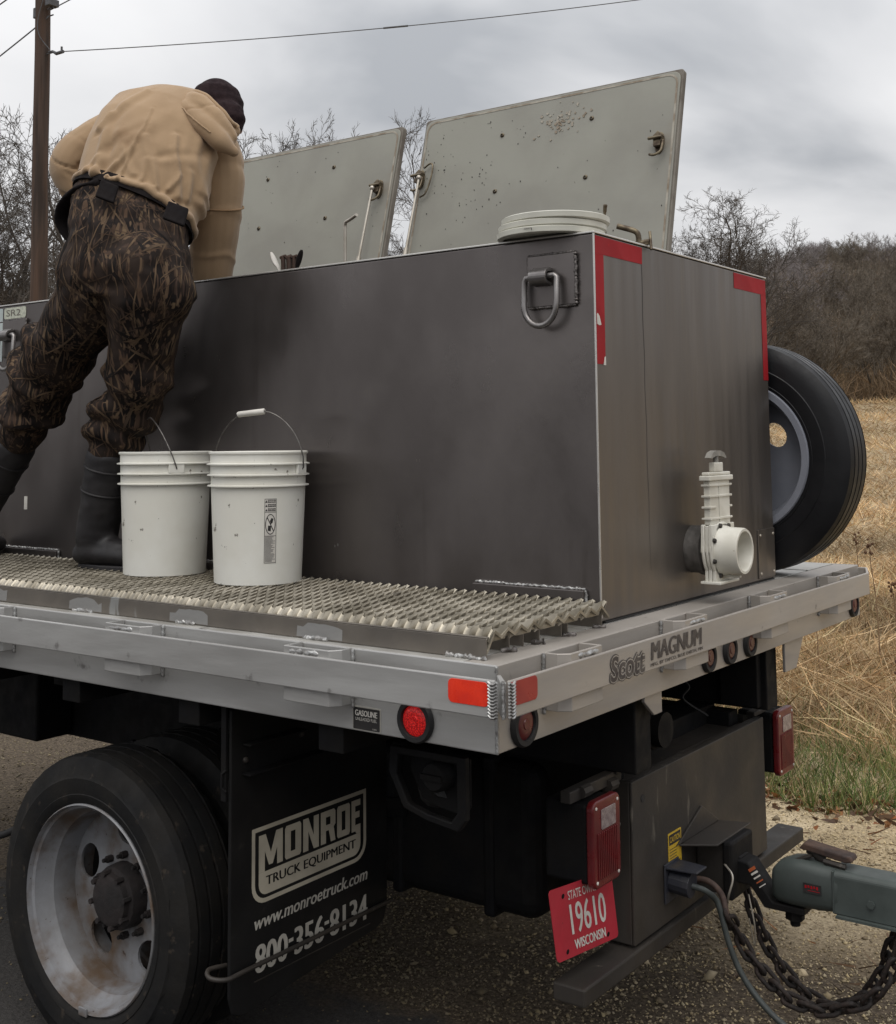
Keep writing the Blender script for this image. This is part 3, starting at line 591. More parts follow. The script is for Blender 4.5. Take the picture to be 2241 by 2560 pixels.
mb = MB(); mb.box((fx-.03, .042, -.25), (fx-.012, .052, -.0)); mb.tube([(fx-.01, .043, -.17), (fx-.02, .036, -.18), (fx-.02, .036, -.215), (fx-.01, .043, -.225)], .004, 6); build(mb, 'flap_hanger', DARK, T, .002)
m2 = copy_tree(fl, (0, 0, 0), T); m2.location.y += BW-.73    # second flap on the far side
WL[m2.name] = Vector(WL[fl.name])+Vector((0, BW-.73, 0))
# ---- fuel filler under the bed
mb = MB(); V1 = [(-.4, -.06), (-.405, -.12), (-.36, -.2), (-.29, -.218), (-.2, -.228), (-.178, -.2), (-.178, -.06)]; c0 = (-.29, -.14)
V2 = [(c0[0]+(p[0]-c0[0])*.78, c0[1]+(p[1]-c0[1])*.78) for p in V1]
V_, F_2 = fill2d([V1, V2], .01); mb.add([(p[0], .14+p[2], p[1]) for p in V_], F_2); ff = build(mb, 'fuel_filler', DARK, T, .004)
mb = MB(); mb.prism(V2, (0, .19, 0), X, Z, .004); build(mb, 'filler_recess', DARK, ff)
mb = MB(); mb.lathe([(.0001, .045), (.03, .045), (.036, .038), (.038, 0), (.0001, 0)], (-.28, .186, -.12), -Y, 24); mb.box((-.31, .132, -.126), (-.25, .142, -.114)); build(mb, 'filler_cap', DARK, ff, smooth=40)
mb = MB(); mb.tube([(-.28, .2, -.13), (-.5, .45, -.25), (-.7, .7, -.3)], .05, 12); build(mb, 'filler_neck', RUBBER, ff, smooth=50)
mb = MB(); mb.box((-1.02, .72, -.66), (-.36, 1.72, -.24)); build(mb, 'fuel_tank', DARK, T, .05, segs=4)
for x in (-.85, -.52): mb = MB(); mb.box((x-.02, .712, -.668), (x+.02, 1.728, -.23)); build(mb, 'tank_strap', DARK, T, .012)
# ---- hitch plate, bumper, lamps, licence plate
px = -.09
mb = MB(); mb.box((px-.008, .768, -.665), (px, 1.69, -.245)); mb.box((px-.09, .768, -.665), (px-.0085, .776, -.245)); mb.box((px-.09, 1.682, -.665), (px-.0085, 1.69, -.245)); mb.box((px-.03, .777, -.253), (px-.0085, 1.681, -.246)); hp = build(mb, 'hitch_plate', PLATEM, T, .003)
mb = MB(); mb.box((-.29, .8, -.3), (-.15, 1.66, -.265)); build(mb, 'hitch_tube', PLATEM, T, .006)
mb = MB(); mb.disc((px, .83, -.3), X, .011, 14, .0015); build(mb, 'plate_hole', RUBBER, hp)
mb = MB(); mb.box((-.175, .49, -.718), (-.083, 2.0, -.674)); build(mb, 'bumper', PLATEM, T, .005)
mb = MB(); mb.prism(rrect(.082, .13, .003), (px+.0003, 1.015, -.497), Y, Z, .001); cl_ = build(mb, 'caution_label', YEL, hp)
mb = MB(); mb.box((px+.0014, .979, -.465), (px+.0018, 1.051, -.437))
for i in range(11):
    z = -.476-i*.0078; mb.box((px+.0014, .981, z-.0018), (px+.0016, .981+.068*random.uniform(.55, 1), z))
build(mb, 'label_print', BLACKP, cl_)
mb = MB(); text('CAUTION', (px+.0019, .983, -.459), Y, Z, .063, .016, mb, bold=.02, d=.0004); build(mb, 'lettering', YEL, cl_)
def tail_lamp(yc, zc):
    m_ = MB(); m_.box((px-.13, yc-.066, zc-.098), (px-.006, yc+.066, zc+.098)); h = build(m_, 'tail_lamp', DARK, T, .008)
    m_ = MB(); m_.prism(rrect(.142, .214, .022), (px-.006, yc, zc), Y, Z, .022); build(m_, 'lens', LENS, h, .006, segs=3)
    m_ = MB(); m_.prism(rrect(.075, .05, .004), (px+.016, yc+.006, zc+.058), Y, Z, .002); build(m_, 'reverse_lens', CLEAR, h, .001)
    m_ = MB()
    for i in range(11): yy = yc-.048+i*.0096; m_.box((px+.0155, yy-.0028, zc-.085), (px+.019, yy+.0028, zc+.028))
    build(m_, 'lens_ribs', LENS, h, .001)
    m_ = MB()
    for a, b in ((-.055, .09), (.055, .09), (-.055, -.09), (.055, -.09)): m_.lathe([(.0001, .003), (.004, .002), (.0045, 0), (.0001, 0)], (px+.0155, yc+a, zc+b), X, 8)
    build(m_, 'lens_screws', WHITE, h)
    return h
tail_lamp(.603, -.347); tail_lamp(1.848, -.35)
mb = MB()
for y, z in ((.7, -.24), (.7, -.345), (.56, -.225)): mb.tube([(px-.03, y-.01, z), (px-.03, y+.03, z)], .016, 8)
build(mb, 'bracket_bolts', PLATEM, T)
for a, b in (((px-.06, .5, -.243), (px-.03, .77, -.213)), ((px-.06, 1.69, -.25), (px-.03, 1.8, -.235))): mb = MB(); mb.box(a, b); build(mb, 'lamp_bracket', PLATEM, T, .003)
q = [Vector((-.115, .373, -.4085)), Vector((-.115, .694, -.456)), Vector((-.125, .735, -.632)), Vector((-.125, .437, -.606))]
uu, vv = (q[1]-q[0]+q[2]-q[3])/2, (q[0]-q[3]+q[1]-q[2])/2; cc = sum(q, Vector())/4
mb = MB(); mb.prism([(a/uu.length, b/vv.length) for a, b in rrect(uu.length, vv.length, .014)], cc, uu, vv, .0015); lp_ = build(mb, 'licence_plate', PLATER, T)
ul, vl = uu.normalized(), vv.normalized(); nl = uu.cross(vv).normalized(); W_, H_ = uu.length, vv.length; OL = cc-uu/2-vv/2+nl*.0016
mb = MB(); text('STATE OWNED', OL+ul*.085+vl*(H_*.79), ul, vl, W_*.5, H_*.125, mb, bold=.008); text('19610', OL+ul*.085+vl*(H_*.30), ul, vl, W_*.56, H_*.43, mb, bold=.0, heavy=hv(.0014)); text('WISCONSIN', OL+ul*.09+vl*(H_*.085), ul, vl, W_*.5, H_*.14, mb, bold=.0, heavy=hv(.001)); build(mb, 'lettering', WHITE, lp_)
mb = MB()
for a, b in ((.2, .87), (.83, .1), (.17, .1)): mb.disc(OL+uu*a+vv*b, nl, .006, 10, .001)
build(mb, 'plate_holes', DARK, lp_)
# receiver and socket
mb = MB(); mb.box((px+.001, 1.15, -.63), (px+.10, 1.29, -.49)); rc = build(mb, 'receiver', PLATEM, T, .006)
mb = MB(); mb.box((px+.085, 1.14, -.64), (px+.115, 1.30, -.48)); build(mb, 'receiver_collar', DARK, rc, .008)
mb = MB(); mb.prism([(1.02, -.475), (1.31, -.475), (1.19, -.405)], (px+.001, 0, 0), Y, Z, .006); mb.prism([(.0, 1.04), (.09, 1.1), (.09, 1.34), (.0, 1.31)], (px+.002, 0, -.482), X, Y, .006); build(mb, 'receiver_gusset', PLATEM, rc, .002)
mb = MB(); mb.tube([(px+.005, .985, -.555), (px+.065, .985, -.56)], .034, 14); mb.box((px+.001, .94, -.61), (px+.006, 1.03, -.505)); mb.prism([(.0, .945), (.09, .955), (.09, 1.02), (.0, 1.03)], (px+.004, 0, -.518), X, Y, .006); build(mb, 'trailer_socket', BLUEP, T, .002)
mb = MB(); mb.tube(bez([(px+.01, 1.06, -.575), (px+.07, 1.07, -.57), (px+.11, 1.075, -.6), (px+.13, 1.06, -.645)]), .009, 8); build(mb, 'chain_hook', RUSTB, T, smooth=60)
mb = MB(); mb.tube(bez([(px+.09, 1.145, -.54), (px+.13, 1.11, -.56), (px+.12, 1.1, -.61), (px+.1, 1.13, -.66)]), .003, 6); mb.tube(bez([(.06, 1.17, -.62), (.075, 1.17, -.7), (.07, 1.18, -.76), (.055, 1.18, -.69)]), .0022, 6); build(mb, 'pin_wire', CHROME, T, smooth=60)
# ================================================================ TANK
TX0, TX1, TY0, TY1, TZ0, TZ1 = -2.9, -.093, .629, 1.844, .192, 1.22
tank = thing('steel_tank', 'large stainless steel fish tank on the truck bed with two open lids', 'tank', (-1.5, 1.236, ZD))
K = tank; th = .03
def wall(a, b, name, m): m_ = MB(); m_.box(a, b); return build(m_, name, m, K, .005, segs=3)
wall((TX0, TY0, TZ0), (TX1-.0015, TY0+th, TZ1), 'tank_wall', STEEL); wall((TX0, TY1-th, TZ0), (TX1-.0015, TY1, TZ1), 'tank_wall', STEEL)
wall((TX1-th, TY0+.0005, TZ0), (TX1, TY1-.0005, TZ1-.0005), 'tank_end', STEELR); wall((TX0, TY0+th+.001, TZ0), (TX0+th, TY1-th-.001, TZ1-.001), 'tank_end', STEELR)
wall((TX0+th, TY0+th, TZ0+.001), (TX1-th, TY1-th, TZ0+.02), 'tank_floor', STEEL)
wall((TX0+.035, 1.3, TZ1-.02), (TX1-.035, TY1-.033, TZ1-.002), 'top_plate', STEEL); wall((-.22, TY0+.034, TZ1-.02), (TX1-.033, 1.295, TZ1-.002), 'top_plate', STEEL); wall((-1.39, TY0+.034, TZ1-.02), (-1.28, 1.295, TZ1-.002), 'top_plate', STEEL); wall((TX0+.035, TY0+.034, TZ1-.02), (-2.5, 1.295, TZ1-.002), 'top_plate', STEEL)
GLINT = mat('edge_highlight', (.66, .64, .61), (.58, .56, .53), 3, rough=.32, metal=.7)  # sky highlight along the tank edges, put into a bright colour
for a, b in (((TX0, TY0-.003, TZ1+.0005), (TX1+.003, TY0+.03, TZ1+.006)), ((TX1-.03, TY0+.0305, TZ1+.0005), (TX1+.003, TY1+.003, TZ1+.006))): mb = MB(); mb.box(a, b); build(mb, 'rim_glint', GLINT, K, .0015)
mb = MB(); mb.tube([(TX1-.0005, TY0+.001, TZ0+.01), (TX1-.0005, TY0+.001, TZ1)], .0032, 8); build(mb, 'corner_glint', GLINT, K, smooth=60)
# lids
tl = rad(13.9); lu, lv = X, Vector((0, math.sin(tl), math.cos(tl))); ln_ = lu.cross(lv)   # points to the viewer side
def lid(x0, x1, latches, struts, specks):
    O = Vector((x0, 1.29, 1.225)); w, h = x1-x0, .7; t = .028
    m_ = MB(); m_.prism(rrect(w, h, .012, 4, (w/2, h/2)), O-ln_*t, lu, lv, t-.005); L_ = build(m_, 'lid', LIDE, K, .003)
    m_ = MB(); m_.prism(rrect(w-.016, h-.016, .03, 5, (w/2, h/2)), O-ln_*.006, lu, lv, .006); build(m_, 'lid_panel', LIDG, L_, .002)
    a, b = rrect(w-.03, h-.03, .04, 6, (w/2, h/2)), rrect(w-.044, h-.044, .034, 6, (w/2, h/2))
    m_ = MB(); flat([a, b], O, lu, lv, .0012, m_); build(m_, 'lid_seal', SEAL, L_)
    for s_ in (.572, .348):
        for f_ in (.345, .69):
            m_ = MB(); m_.lathe([(.0045, .0045), (.007, .004), (.009, .001), (.009, 0), (.0045, 0)], O+lu*(w*f_)+lv*s_+ln_*.0005, ln_, 12); build(m_, 'lid_bolt', BRASS, L_, smooth=50)
    for lx_, ls in latches:
        c = O+lu*(lx_-x0)+lv*ls
        m_ = MB(); m_.prism([(.022*math.cos(a_)*.8, .04*math.sin(a_)) for a_ in np.linspace(0, 2*math.pi, 20, endpoint=False)], c, lu, lv, .005)
        m_.prism([(-.012, -.02), (.012, -.02), (.016, .02), (0, .035), (-.016, .02)], c+ln_*.005, lu, lv, .02); m_.tube([c+ln_*.03-lu*.03+lv*.008, c+ln_*.03+lu*.02+lv*.008], .006, 8); m_.tube(bez([c+lu*.02+lv*.0+ln_*.02, c+lu*.018-lv*.04+ln_*.025, c-lu*.002-lv*.055+ln_*.03, c-lu*.022-lv*.05+ln_*.028]), .005, 6)
        build(m_, 'latch', BRASS, L_, .0015)
    for lx_, ls, wire_ in struts:
        c = O+lu*(lx_-x0)+lv*ls+ln_*.03; e = c-lv*.52+ln_*.02; m_ = MB(); mid = c+(e-c)*.56
        m_.tube([c, mid], .0052, 10); m_.tube([mid, mid+(e-c)*.02, e], .0095, 12); m_.ball(c, .011, 10); build(m_, 'gas_strut', CHROME, L_, smooth=50)
        if wire_:
            c2 = c-ln_*.015; m_ = MB(); m_.tube(bez([c2+lv*.045+lu*.005, c2+lv*.06+lu*.03, c2+lv*.05+lu*.045, c2-lv*.0+lu*.045, c2-lv*.06+lu*.03, c2-lv*.075+lu*.005], 6), .0035, 6); build(m_, 'latch_keeper', BRASS, L_, smooth=60)
    m_ = MB()                          # paint chips and dried grit, as small raised flakes
    for k in range(specks):
        a_, b_ = random.uniform(.03, w-.03), random.uniform(.06, h-.03)
        if random.random() < .6: a_ *= .45; b_ = h*.35+(b_*.6)
        s_ = random.uniform(.0008, .0026); n_ = random.randint(4, 6); p0 = O+lu*a_+lv*min(b_, h-.03)+ln_*.0006
        m_.prism([(s_*random.uniform(.5, 1.3)*math.cos(2*math.pi*i/n_)*.8, s_*random.uniform(.7, 1.8)*math.sin(2*math.pi*i/n_)) for i in range(n_)], p0, lu, lv, .0012)
    build(m_, 'grit', HUB, L_, kind='stuff')
    return L_
lid(-1.284, -.2, [(-1.262, .445), (-.262, .43)], [(-1.25, .44, True)], 110); lid(-2.48, -1.397, [(-1.465, .435), (-2.42, .435)], [(-1.478, .43, False)], 40)
mb = MB()                              # scraped patch on the near lid
for k in range(70):
    a_, s_ = random.gauss(-.66, .045), random.gauss(.585, .028); s = random.uniform(.002, .007); n_ = random.randint(4, 7); p0 = Vector((0, 1.29, 1.225))+lu*a_+lv*s_+ln_*.0012
    mb.prism([(s*random.uniform(.5, 1.4)*math.cos(2*math.pi*i/n_), s*random.uniform(.5, 1.4)*math.sin(2*math.pi*i/n_)) for i in range(n_)], p0, lu, lv, .001)
build(mb, 'grit', SEAL, K, kind='stuff')
# lifting rings
def dring(xc, zt, m_plate, mring):
    m_ = MB(); m_.box((xc-.075, TY0-.011, zt-.142), (xc+.075, TY0-.0005, zt)); p = build(m_, 'lifting_plate', m_plate, K, .002)
    m_ = MB(); bead(m_, (xc-.075, TY0-.006, zt+.002), (xc+.075, TY0-.006, zt+.002), .004, .008, .4); bead(m_, (xc+.077, TY0-.007, zt), (xc+.077, TY0-.007, zt-.142), .0055, .008, .5); bead(m_, (xc-.077, TY0-.006, zt), (xc-.077, TY0-.006, zt-.142), .003, .008, .4); bead(m_, (xc-.075, TY0-.006, zt-.144), (xc+.075, TY0-.006, zt-.144), .0045, .008, .4); build(m_, 'weld', WELDD, p, smooth=60)
    zb = zt-.062; y = TY0-.03
    m_ = MB(); arc = [(y+.017*math.cos(a_)+.0, zb+.017*math.sin(a_)) for a_ in np.linspace(rad(95), rad(265), 9)]
    loop_o = [(TY0-.012, zb+.024), (TY0-.024, zb+.026)]+[(y+.021*math.cos(a_), zb+.021*math.sin(a_)) for a_ in np.linspace(rad(100), rad(270), 12)]+[(TY0-.012, zb-.024)]+[(TY0-.012, zb-.017)]+[(y+.0135*math.cos(a_), zb+.0135*math.sin(a_)) for a_ in np.linspace(rad(270), rad(90), 10)]+[(TY0-.012, zb+.016)]
    m_.prism(loop_o, (xc-.05, 0, 0), Y, Z, .055); build(m_, 'ring_clip', mring, p, .0012)
    m_ = MB(); cx = xc-.022; a_, b_ = .052, .13; pts = [(cx+.052, y, zb-.004), (cx+.052, y-.003, zb-.07)]+[(cx+.052*math.cos(t), y-.004, zb-.075-.06*math.sin(t)) for t in np.linspace(0, math.pi, 13)]+[(cx-.052, y-.003, zb-.07), (cx-.052, y, zb-.012), (cx-.045, y, zb-.001), (cx-.03, y, zb), (cx+.03, y, zb+.001), (cx+.045, y, zb+.002)]
    m_.tube(pts, .0085, 12, closed=True); build(m_, 'lifting_ring', mring, p, smooth=60)
RINGM = mat('ring_steel', (.3, .285, .275), (.22, .205, .2), 12, rough=.35, metal=.8)
dring(-.222, 1.173, STEEL, RINGM); dring(-2.70, 1.16, STEEL, RINGM)
# hold-down feet, access panel
for x0, x1 in ((-.49, -.135), (-2.77, -2.39), (-1.75, -1.4)):
    mb = MB(); mb.box((x0, TY0-.02, ZD+.002), (x1, TY0-.0005, .272)); f_ = build(mb, 'hold_down_bracket', STEEL, K, .002)
    mb = MB(); bead(mb, (x0, TY0-.004, .2745), (x1, TY0-.004, .2745), .0045, .011, .9); bead(mb, (x1+.002, TY0-.008, .272), (x1+.002, TY0-.008, .2), .005, .008, .4); build(mb, 'weld', WELD, f_, smooth=60)
mb = MB(); mb.box((TX1+.0005, 1.694, .2), (TX1+.005, 1.838, .362)); ap = build(mb, 'access_panel', STEELR, K, .0015)
for y, z in ((1.712, .342), (1.824, .342), (1.712, .216), (1.824, .216)):
    mb = MB(); mb.lathe([(.0001, .0035), (.004, .003), (.006, 0), (.0001, 0)], (TX1+.005, y, z), X, 8); build(mb, 'bolt', CHROME, ap)
mb = MB(); mb.box((TX1-.01, TY0+.02, ZD+.0012), (TX1+.002, TY1-.01, TZ0)); build(mb, 'bed_gasket', RUBBER, K)
# red conspicuity tape
def tapeL(name, polys, m, lbl=None):
    m_ = MB()
    for p in polys: m_.prism(p, (TX1+.0006, 0, 0), Y, Z, .0007)
    return build(m_, name, m, K, label=lbl)
tapeL('red_tape', [[(.634, 1.166), (.907, 1.166), (.909, 1.214), (.634, 1.215)]], REDT); t1 = tapeL('red_tape', [[(.634, .868), (.665, .868), (.68, .885), (.68, 1.1655), (.634, 1.1655)]], REDT, 'torn red tape strip by the near corner')
m_ = MB(); m_.prism([(.637, .975), (.648, .972), (.66, .974), (.655, .985), (.65, .997), (.64, 1.005), (.636, 1.0)], (TX1+.0016, 0, 0), Y, Z, .0005); build(m_, 'torn_backing', WHITE, t1); m_ = MB(); m_.prism([(.668, .866), (.681, .866), (.68, .89), (.674, .888)], (TX1+.0016, 0, 0), Y, Z, .0005); build(m_, 'torn_backing', WHITE, t1)
tapeL('red_tape', [[(1.566, 1.162), (1.84, 1.162), (1.84, 1.214), (1.566, 1.214)]], REDT); tapeL('red_tape', [[(1.797, .865), (1.84, .865), (1.84, 1.1615), (1.797, 1.1615)]], REDT)
mb = MB(); pts = [(TX1+.0006, .905+.006*math.sin(i*1.1)*.3+(.012*(i/24)), 1.165-.036*i) for i in range(25)]
for i in range(24): a, b = pts[i], pts[i+1]; w = .0013*(1-i/40); mb.add([(a[0], a[1]-w, a[2]), (a[0], a[1]+w, a[2]), (b[0], b[1]+w, b[2]), (b[0], b[1]-w, b[2])], [(0, 1, 2, 3)])
build(mb, 'run_mark', BLACKP, K)
# white sheet and label at the front end
mb = MB(); mb.box((TX0+.01, TY0-.0016, 1.0), (-2.79, TY0-.0005, 1.155)); mb.box((TX0+.01, TY0-.0016, 1.16), (-2.79, TY0-.0005, 1.212)); build(mb, 'white_tape', WHITET, K)
mb = MB(); mb.prism(rrect(.145, .044, .01), (-2.708, TY0-.0005, 1.19), X, Z, .0015); lb = build(mb, 'number_label', SRL, K, .0004)
mb = MB(); text('SR2', (-2.765, TY0-.0024, 1.178), X, Z, .095, .026, mb, d=.0004); build(mb, 'lettering', PLANKS, lb)
mb = MB(); mb.box((-2.62, TY0-.0016, .42), (-2.6, TY0-.0005, .47)); build(mb, 'white_sticker', WHITE, K)
# scratches and chips on the side
mb = MB()
for (x, z) in ((-1.02, .345), (-.9, .82), (-1.25, .75), (-1.55, .95), (-.7, .6), (-1.1, 1.0), (-.5, .5), (-.35, .7)):
    for k in range(2): s = random.uniform(.002, .005); mb.prism([(0, 0), (s*.5, -s*.4), (s*.6, s), (0, s*1.6)], (x+k*.012, TY0-.0004, z+random.uniform(-.01, .01)), X, Z, .0004)
build(mb, 'chip', PLANKS, K, kind='stuff')
# ---- drain valve on the tank end
vy, vz = 1.197, .338
mb = MB(); mb.lathe([(.0001, 0), (.07, 0), (.07, .03), (.074, .032), (.076, .05), (.064, .056), (.06, .066), (.0001, .066)], (TX1+.0005, vy, vz), X, 28) ; vf = build(mb, 'valve_coupling', PVCD, K, smooth=40)
vb = -.012
mb = MB()
for x0, x1, g in ((vb-.017, vb-.007, .0), (vb-.0055, vb+.0055, -.003), (vb+.007, vb+.017, .0)):
    mb.lathe([(.0001, x0-vb), (.082+g, x0-vb), (.085+g, (x0+x1)/2-vb), (.082+g, x1-vb), (.0001, x1-vb)], (vb, vy, vz), X, 40)
    mb.box((x0, vy-.082-g, vz), (x1, vy+.082+g, vz+.078+g)); mb.box((x0, vy-.062, vz-.088), (x1, vy+.062, vz-.04))
mb.box((vb-.028, vy-.07, vz-.094), (vb+.034, vy+.07, vz-.086)); mb.box((vb+.015, vy+.0, vz-.078), (vb+.065, vy+.012, vz-.071))
valve = build(mb, 'drain_valve', PVC, K, .003, smooth=35)
mb = MB(); mb.box((vb-.010, vy-.072, vz+.077), (vb+.010, vy+.072, vz+.205)); build(mb, 'valve_neck', PVC, valve, .003)
mb = MB()
for i, dz in enumerate((.095, .128, .16, .192)):
    if i in (0, 2, 3): mb.box((vb-.0145, vy-.079, vz+dz-.003), (vb+.0145, vy+.079, vz+dz+.003))
    else: mb.box((vb-.0145, vy-.079, vz+dz-.003), (vb+.0145, vy-.035, vz+dz+.003)); mb.box((vb-.0145, vy+.07, vz+dz-.003), (vb+.0145, vy+.079, vz+dz+.003))
mb.box((vb+.0102, vy-.01, vz+.085), (vb+.0125, vy-.006, vz+.19)); build(mb, 'neck_ribs', PVC, valve, .001)
mb = MB(); mb.box((vb-.017, vy-.086, vz+.205), (vb+.017, vy+.086, vz+.22)); mb.box((vb-.012, vy-.078, vz+.2205), (vb+.012, vy+.078, vz+.23)); mb.box((vb-.010, vy-.03, vz+.2305), (vb+.010, vy+.03, vz+.258)); build(mb, 'valve_cap', PVC, valve, .003)
mb = MB(); mb.tube([(vb, vy, vz+.258), (vb, vy, vz+.278)], .008, 10); mb.prism([(vy-.056, vz+.272), (vy-.05, vz+.27), (vy-.02, vz+.277), (vy+.02, vz+.277), (vy+.05, vz+.27), (vy+.056, vz+.272), (vy+.04, vz+.287), (vy+.015, vz+.293), (vy-.015, vz+.293), (vy-.04, vz+.287)], (vb-.010, 0, 0), Y, Z, .02); build(mb, 'valve_handle', HANDG, valve, smooth=60)
mb = MB(); mb.lathe([(.073, 0), (.072, .01), (.069, .016), (.0675, .062), (.065, .067), (.058, .067), (.055, .061), (.053, .01), (.053, 0)], (vb+.016, vy, vz), X, 44); build(mb, 'valve_pipe', PVC, valve, smooth=35)
mb = MB()
for k in range(8): a = 2*math.pi*k/8+.35; mb.lathe([(.0001, .008), (.006, .007), (.0075, 0), (.0001, 0)], (vb+.0175, vy+.078*math.cos(a), vz+.078*math.sin(a)), X, 8)
build(mb, 'valve_bolts', PLATEM, valve)
# tank plumbing poking above the rim: parts of the tank
mb = MB(); mb.tube([(-1.3, 1.0, .7), (-1.3, 1.0, 1.425)]+bez([(-1.3, 1.0, 1.432), (-1.293, .997, 1.442), (-1.27, .99, 1.446), (-1.22, .97, 1.455)], 4), .0062, 8); build(mb, 'bent_rod', CHROME, K, smooth=50)
mb = MB(); mb.tube([(-.082, .95, 1.16), (-.082, .95, 1.24)], .0125, 12); mb.tube([(-.082, .95, 1.235)]+bez([(-.082, .95, 1.25), (-.085, .948, 1.265), (-.098, .943, 1.275), (-.14, .928, 1.29)], 5), .0085, 10); mb.tube([(-.075, .95, 1.235), (-.05, .955, 1.238)], .009, 8); mb.tube([(-.052, .962, 1.268), (-.04, .945, 1.212)], .0045, 8); sp_ = build(mb, 'vent_valve', BRASS, K, smooth=50); sp_.location += Vector((-.04, .0, 0))
# ================================================================ SPARE WHEEL
sw = thing('spare_wheel', 'black spare tyre on grey rim standing on the deck beside the tank', 'wheel', (-.243, 1.985, ZD))
sc0 = (-.243, 1.985, ZD+.412)
build(tyre_mb(sc0, R=.412, ri=.25, w=.215, lug=0), 'tyre', TYREN, sw, smooth=30)
mb = MB(); prof = [(.245, 0), (.266, .0), (.27, .006), (.27, .016), (.25, .02), (.245, .05), (.222, .07), (.215, .1), (.215, .16), (.25, .2), (.256, .2), (.245, .19), (.226, .15), (.23, .08), (.252, .05)]
mb.lathe(prof, (sc0[0], sc0[1]-.11, sc0[2]), Y, 64); build(mb, 'rim', RIMG, sw, smooth=35)
build(rim_disc(sc0, sc0[1]-.0, .219, 3, .046, .14, rad(34), .07), 'wheel_disc', RIMG, sw)
mb = MB(); a0 = rad(62); mb.tube([(sc0[0]+.21*math.cos(a0), sc0[1]-.02, sc0[2]+.21*math.sin(a0)), (sc0[0]+.185*math.cos(a0), sc0[1]-.05, sc0[2]+.185*math.sin(a0))], .006, 8); build(mb, 'valve_stem', RUBBER, sw)
# ================================================================ BUCKETS
def bucket(c, label, handle_az, lab):
    cx, cy, cz = c; b = thing('bucket', label, 'bucket', c, 'white buckets on the walkway')
    R0, R1, H = .131, .1465, .396; t = .0028
    def rat(z): return R0+(R1-R0)*z/H
    prof = [(.0001, 0), (R0-.008, 0), (R0, .006), (rat(H*.7), H*.7)]
    for z in (.742, .823, .905): z *= H; prof += [(rat(z)-.0005, z-.004), (rat(z)+.0105, z-.0022), (rat(z)+.0105, z+.0012), (rat(z)+.0005, z+.0035)]
    prof += [(R1-.001, H-.01), (R1+.0035, H-.007), (R1+.004, H-.002), (R1, H), (R1-t*1.5, H-.002), (R0-t, .008), (.0001, .006)]
    m_ = MB(); m_.lathe(prof, c, Z, 72, closed=False); build(m_, 'body', BUCKET, b, smooth=40)
    ha = rad(handle_az); hd = Vector((math.cos(ha), math.sin(ha), 0)); zh = H*.865
    ears = MB(); rr = rat(zh)
    for s in (1, -1):
        t_ = hd*s; up = Z; side = up.cross(t_); O = Vector(c)+t_*(rr-.001)+Z*(zh)
        ears.prism(rrect(.05, .03, .004), O, side, up, .0095)
    build(ears, 'handle_ear', BUCKET, b, .002)
    return b, hd, rr, zh
def bail(b, c, hd, rr, zh, lean, grip, name='handle'):
    """wire bail from ear to ear, tipped by lean towards the normal of hd"""
    c = Vector(c); nrm = Z.cross(hd); ctr = c+Z*zh; Rb = rr+.012; up = (Z*math.cos(lean)+nrm*math.sin(lean)); pts = []
    pts.append(ctr+hd*(rr+.004)-up*.006); pts.append(ctr+hd*Rb+up*.004)
    for a in np.linspace(rad(12), rad(74), 9): pts.append(ctr+hd*(Rb*math.cos(a)*1.02)+up*(.178*math.sin(a)))
    top = [ctr+hd*.026+up*.174, ctr-hd*.066+up*.166]
    left = []
    for a in np.linspace(rad(106), rad(168), 9): left.append(ctr+hd*(Rb*math.cos(a)*1.02)+up*(.178*math.sin(a)))
    left += [ctr-hd*Rb+up*.004, ctr-hd*(rr+.004)-up*.006]
    m_ = MB(); m_.tube(pts+top+left, .0021, 6); build(m_, 'handle', WIRE, b, smooth=60)
    if grip:
        m_ = MB(); m_.tube([ctr+hd*.026+up*.174, ctr+hd*.024+up*.174, ctr-hd*.066+up*.166, ctr-hd*.068+up*.165], [.007, .0092, .0092, .0075], 12); build(m_, 'grip', WHITE, b, smooth=50)
B1 = (-1.175, .455, .246); B2 = (-1.61, .465, .246)
b1, hd, rr_, zh = bucket(B1, 'right-hand white bucket with printed warning label and white handle grip', 14, True); bail(b1, B1, hd, rr_, zh, rad(-3), True)
b2, hd, rr_, zh = bucket(B2, 'left-hand white bucket beside the boot, without a warning label', -28, False); bail(b2, B2, hd, rr_, zh, rad(-20), False)
# warning label wrapped on the first bucket
def wrap(cx, cy, cz, az0, loops, d, m, name, par, w=.036, z0=.075):
    """flat loops (x along the wall, y up) wrapped on the conical wall"""
    m_ = MB()
    for lp in loops:
        V, F = fill2d(lp) if isinstance(lp[0], list) else fill2d([lp]); vs_ = []
        for p in V:
            z = z0+p[1]; r = .131+(.0155)*z/.396+d; a = az0+p[0]/r; vs_.append((cx+r*math.cos(a), cy+r*math.sin(a), cz+z))
        m_.add(vs_, F)
    return build(m_, name, m, par)
def rect(x0, y0, x1, y1, nx=6):
    xs = np.linspace(x0, x1, nx); return [(x, y0) for x in xs]+[(x, y1) for x in xs[::-1]]
LWd, LHt = .036, .187; az0 = rad(-30)
def strip(x0, y0, x1, y1, nx=6):     # thin ring of segments so that it follows the curve
    xs = np.linspace(x0, x1, nx); return [[(xs[i], y0), (xs[i+1], y0), (xs[i+1], y1), (xs[i], y1)] for i in range(nx-1)]
lab = wrap(*B1, az0, strip(-LWd/2, 0, LWd/2, LHt), .0006, WHITE, 'warning_label', b1, z0=.07)
pr_ = []
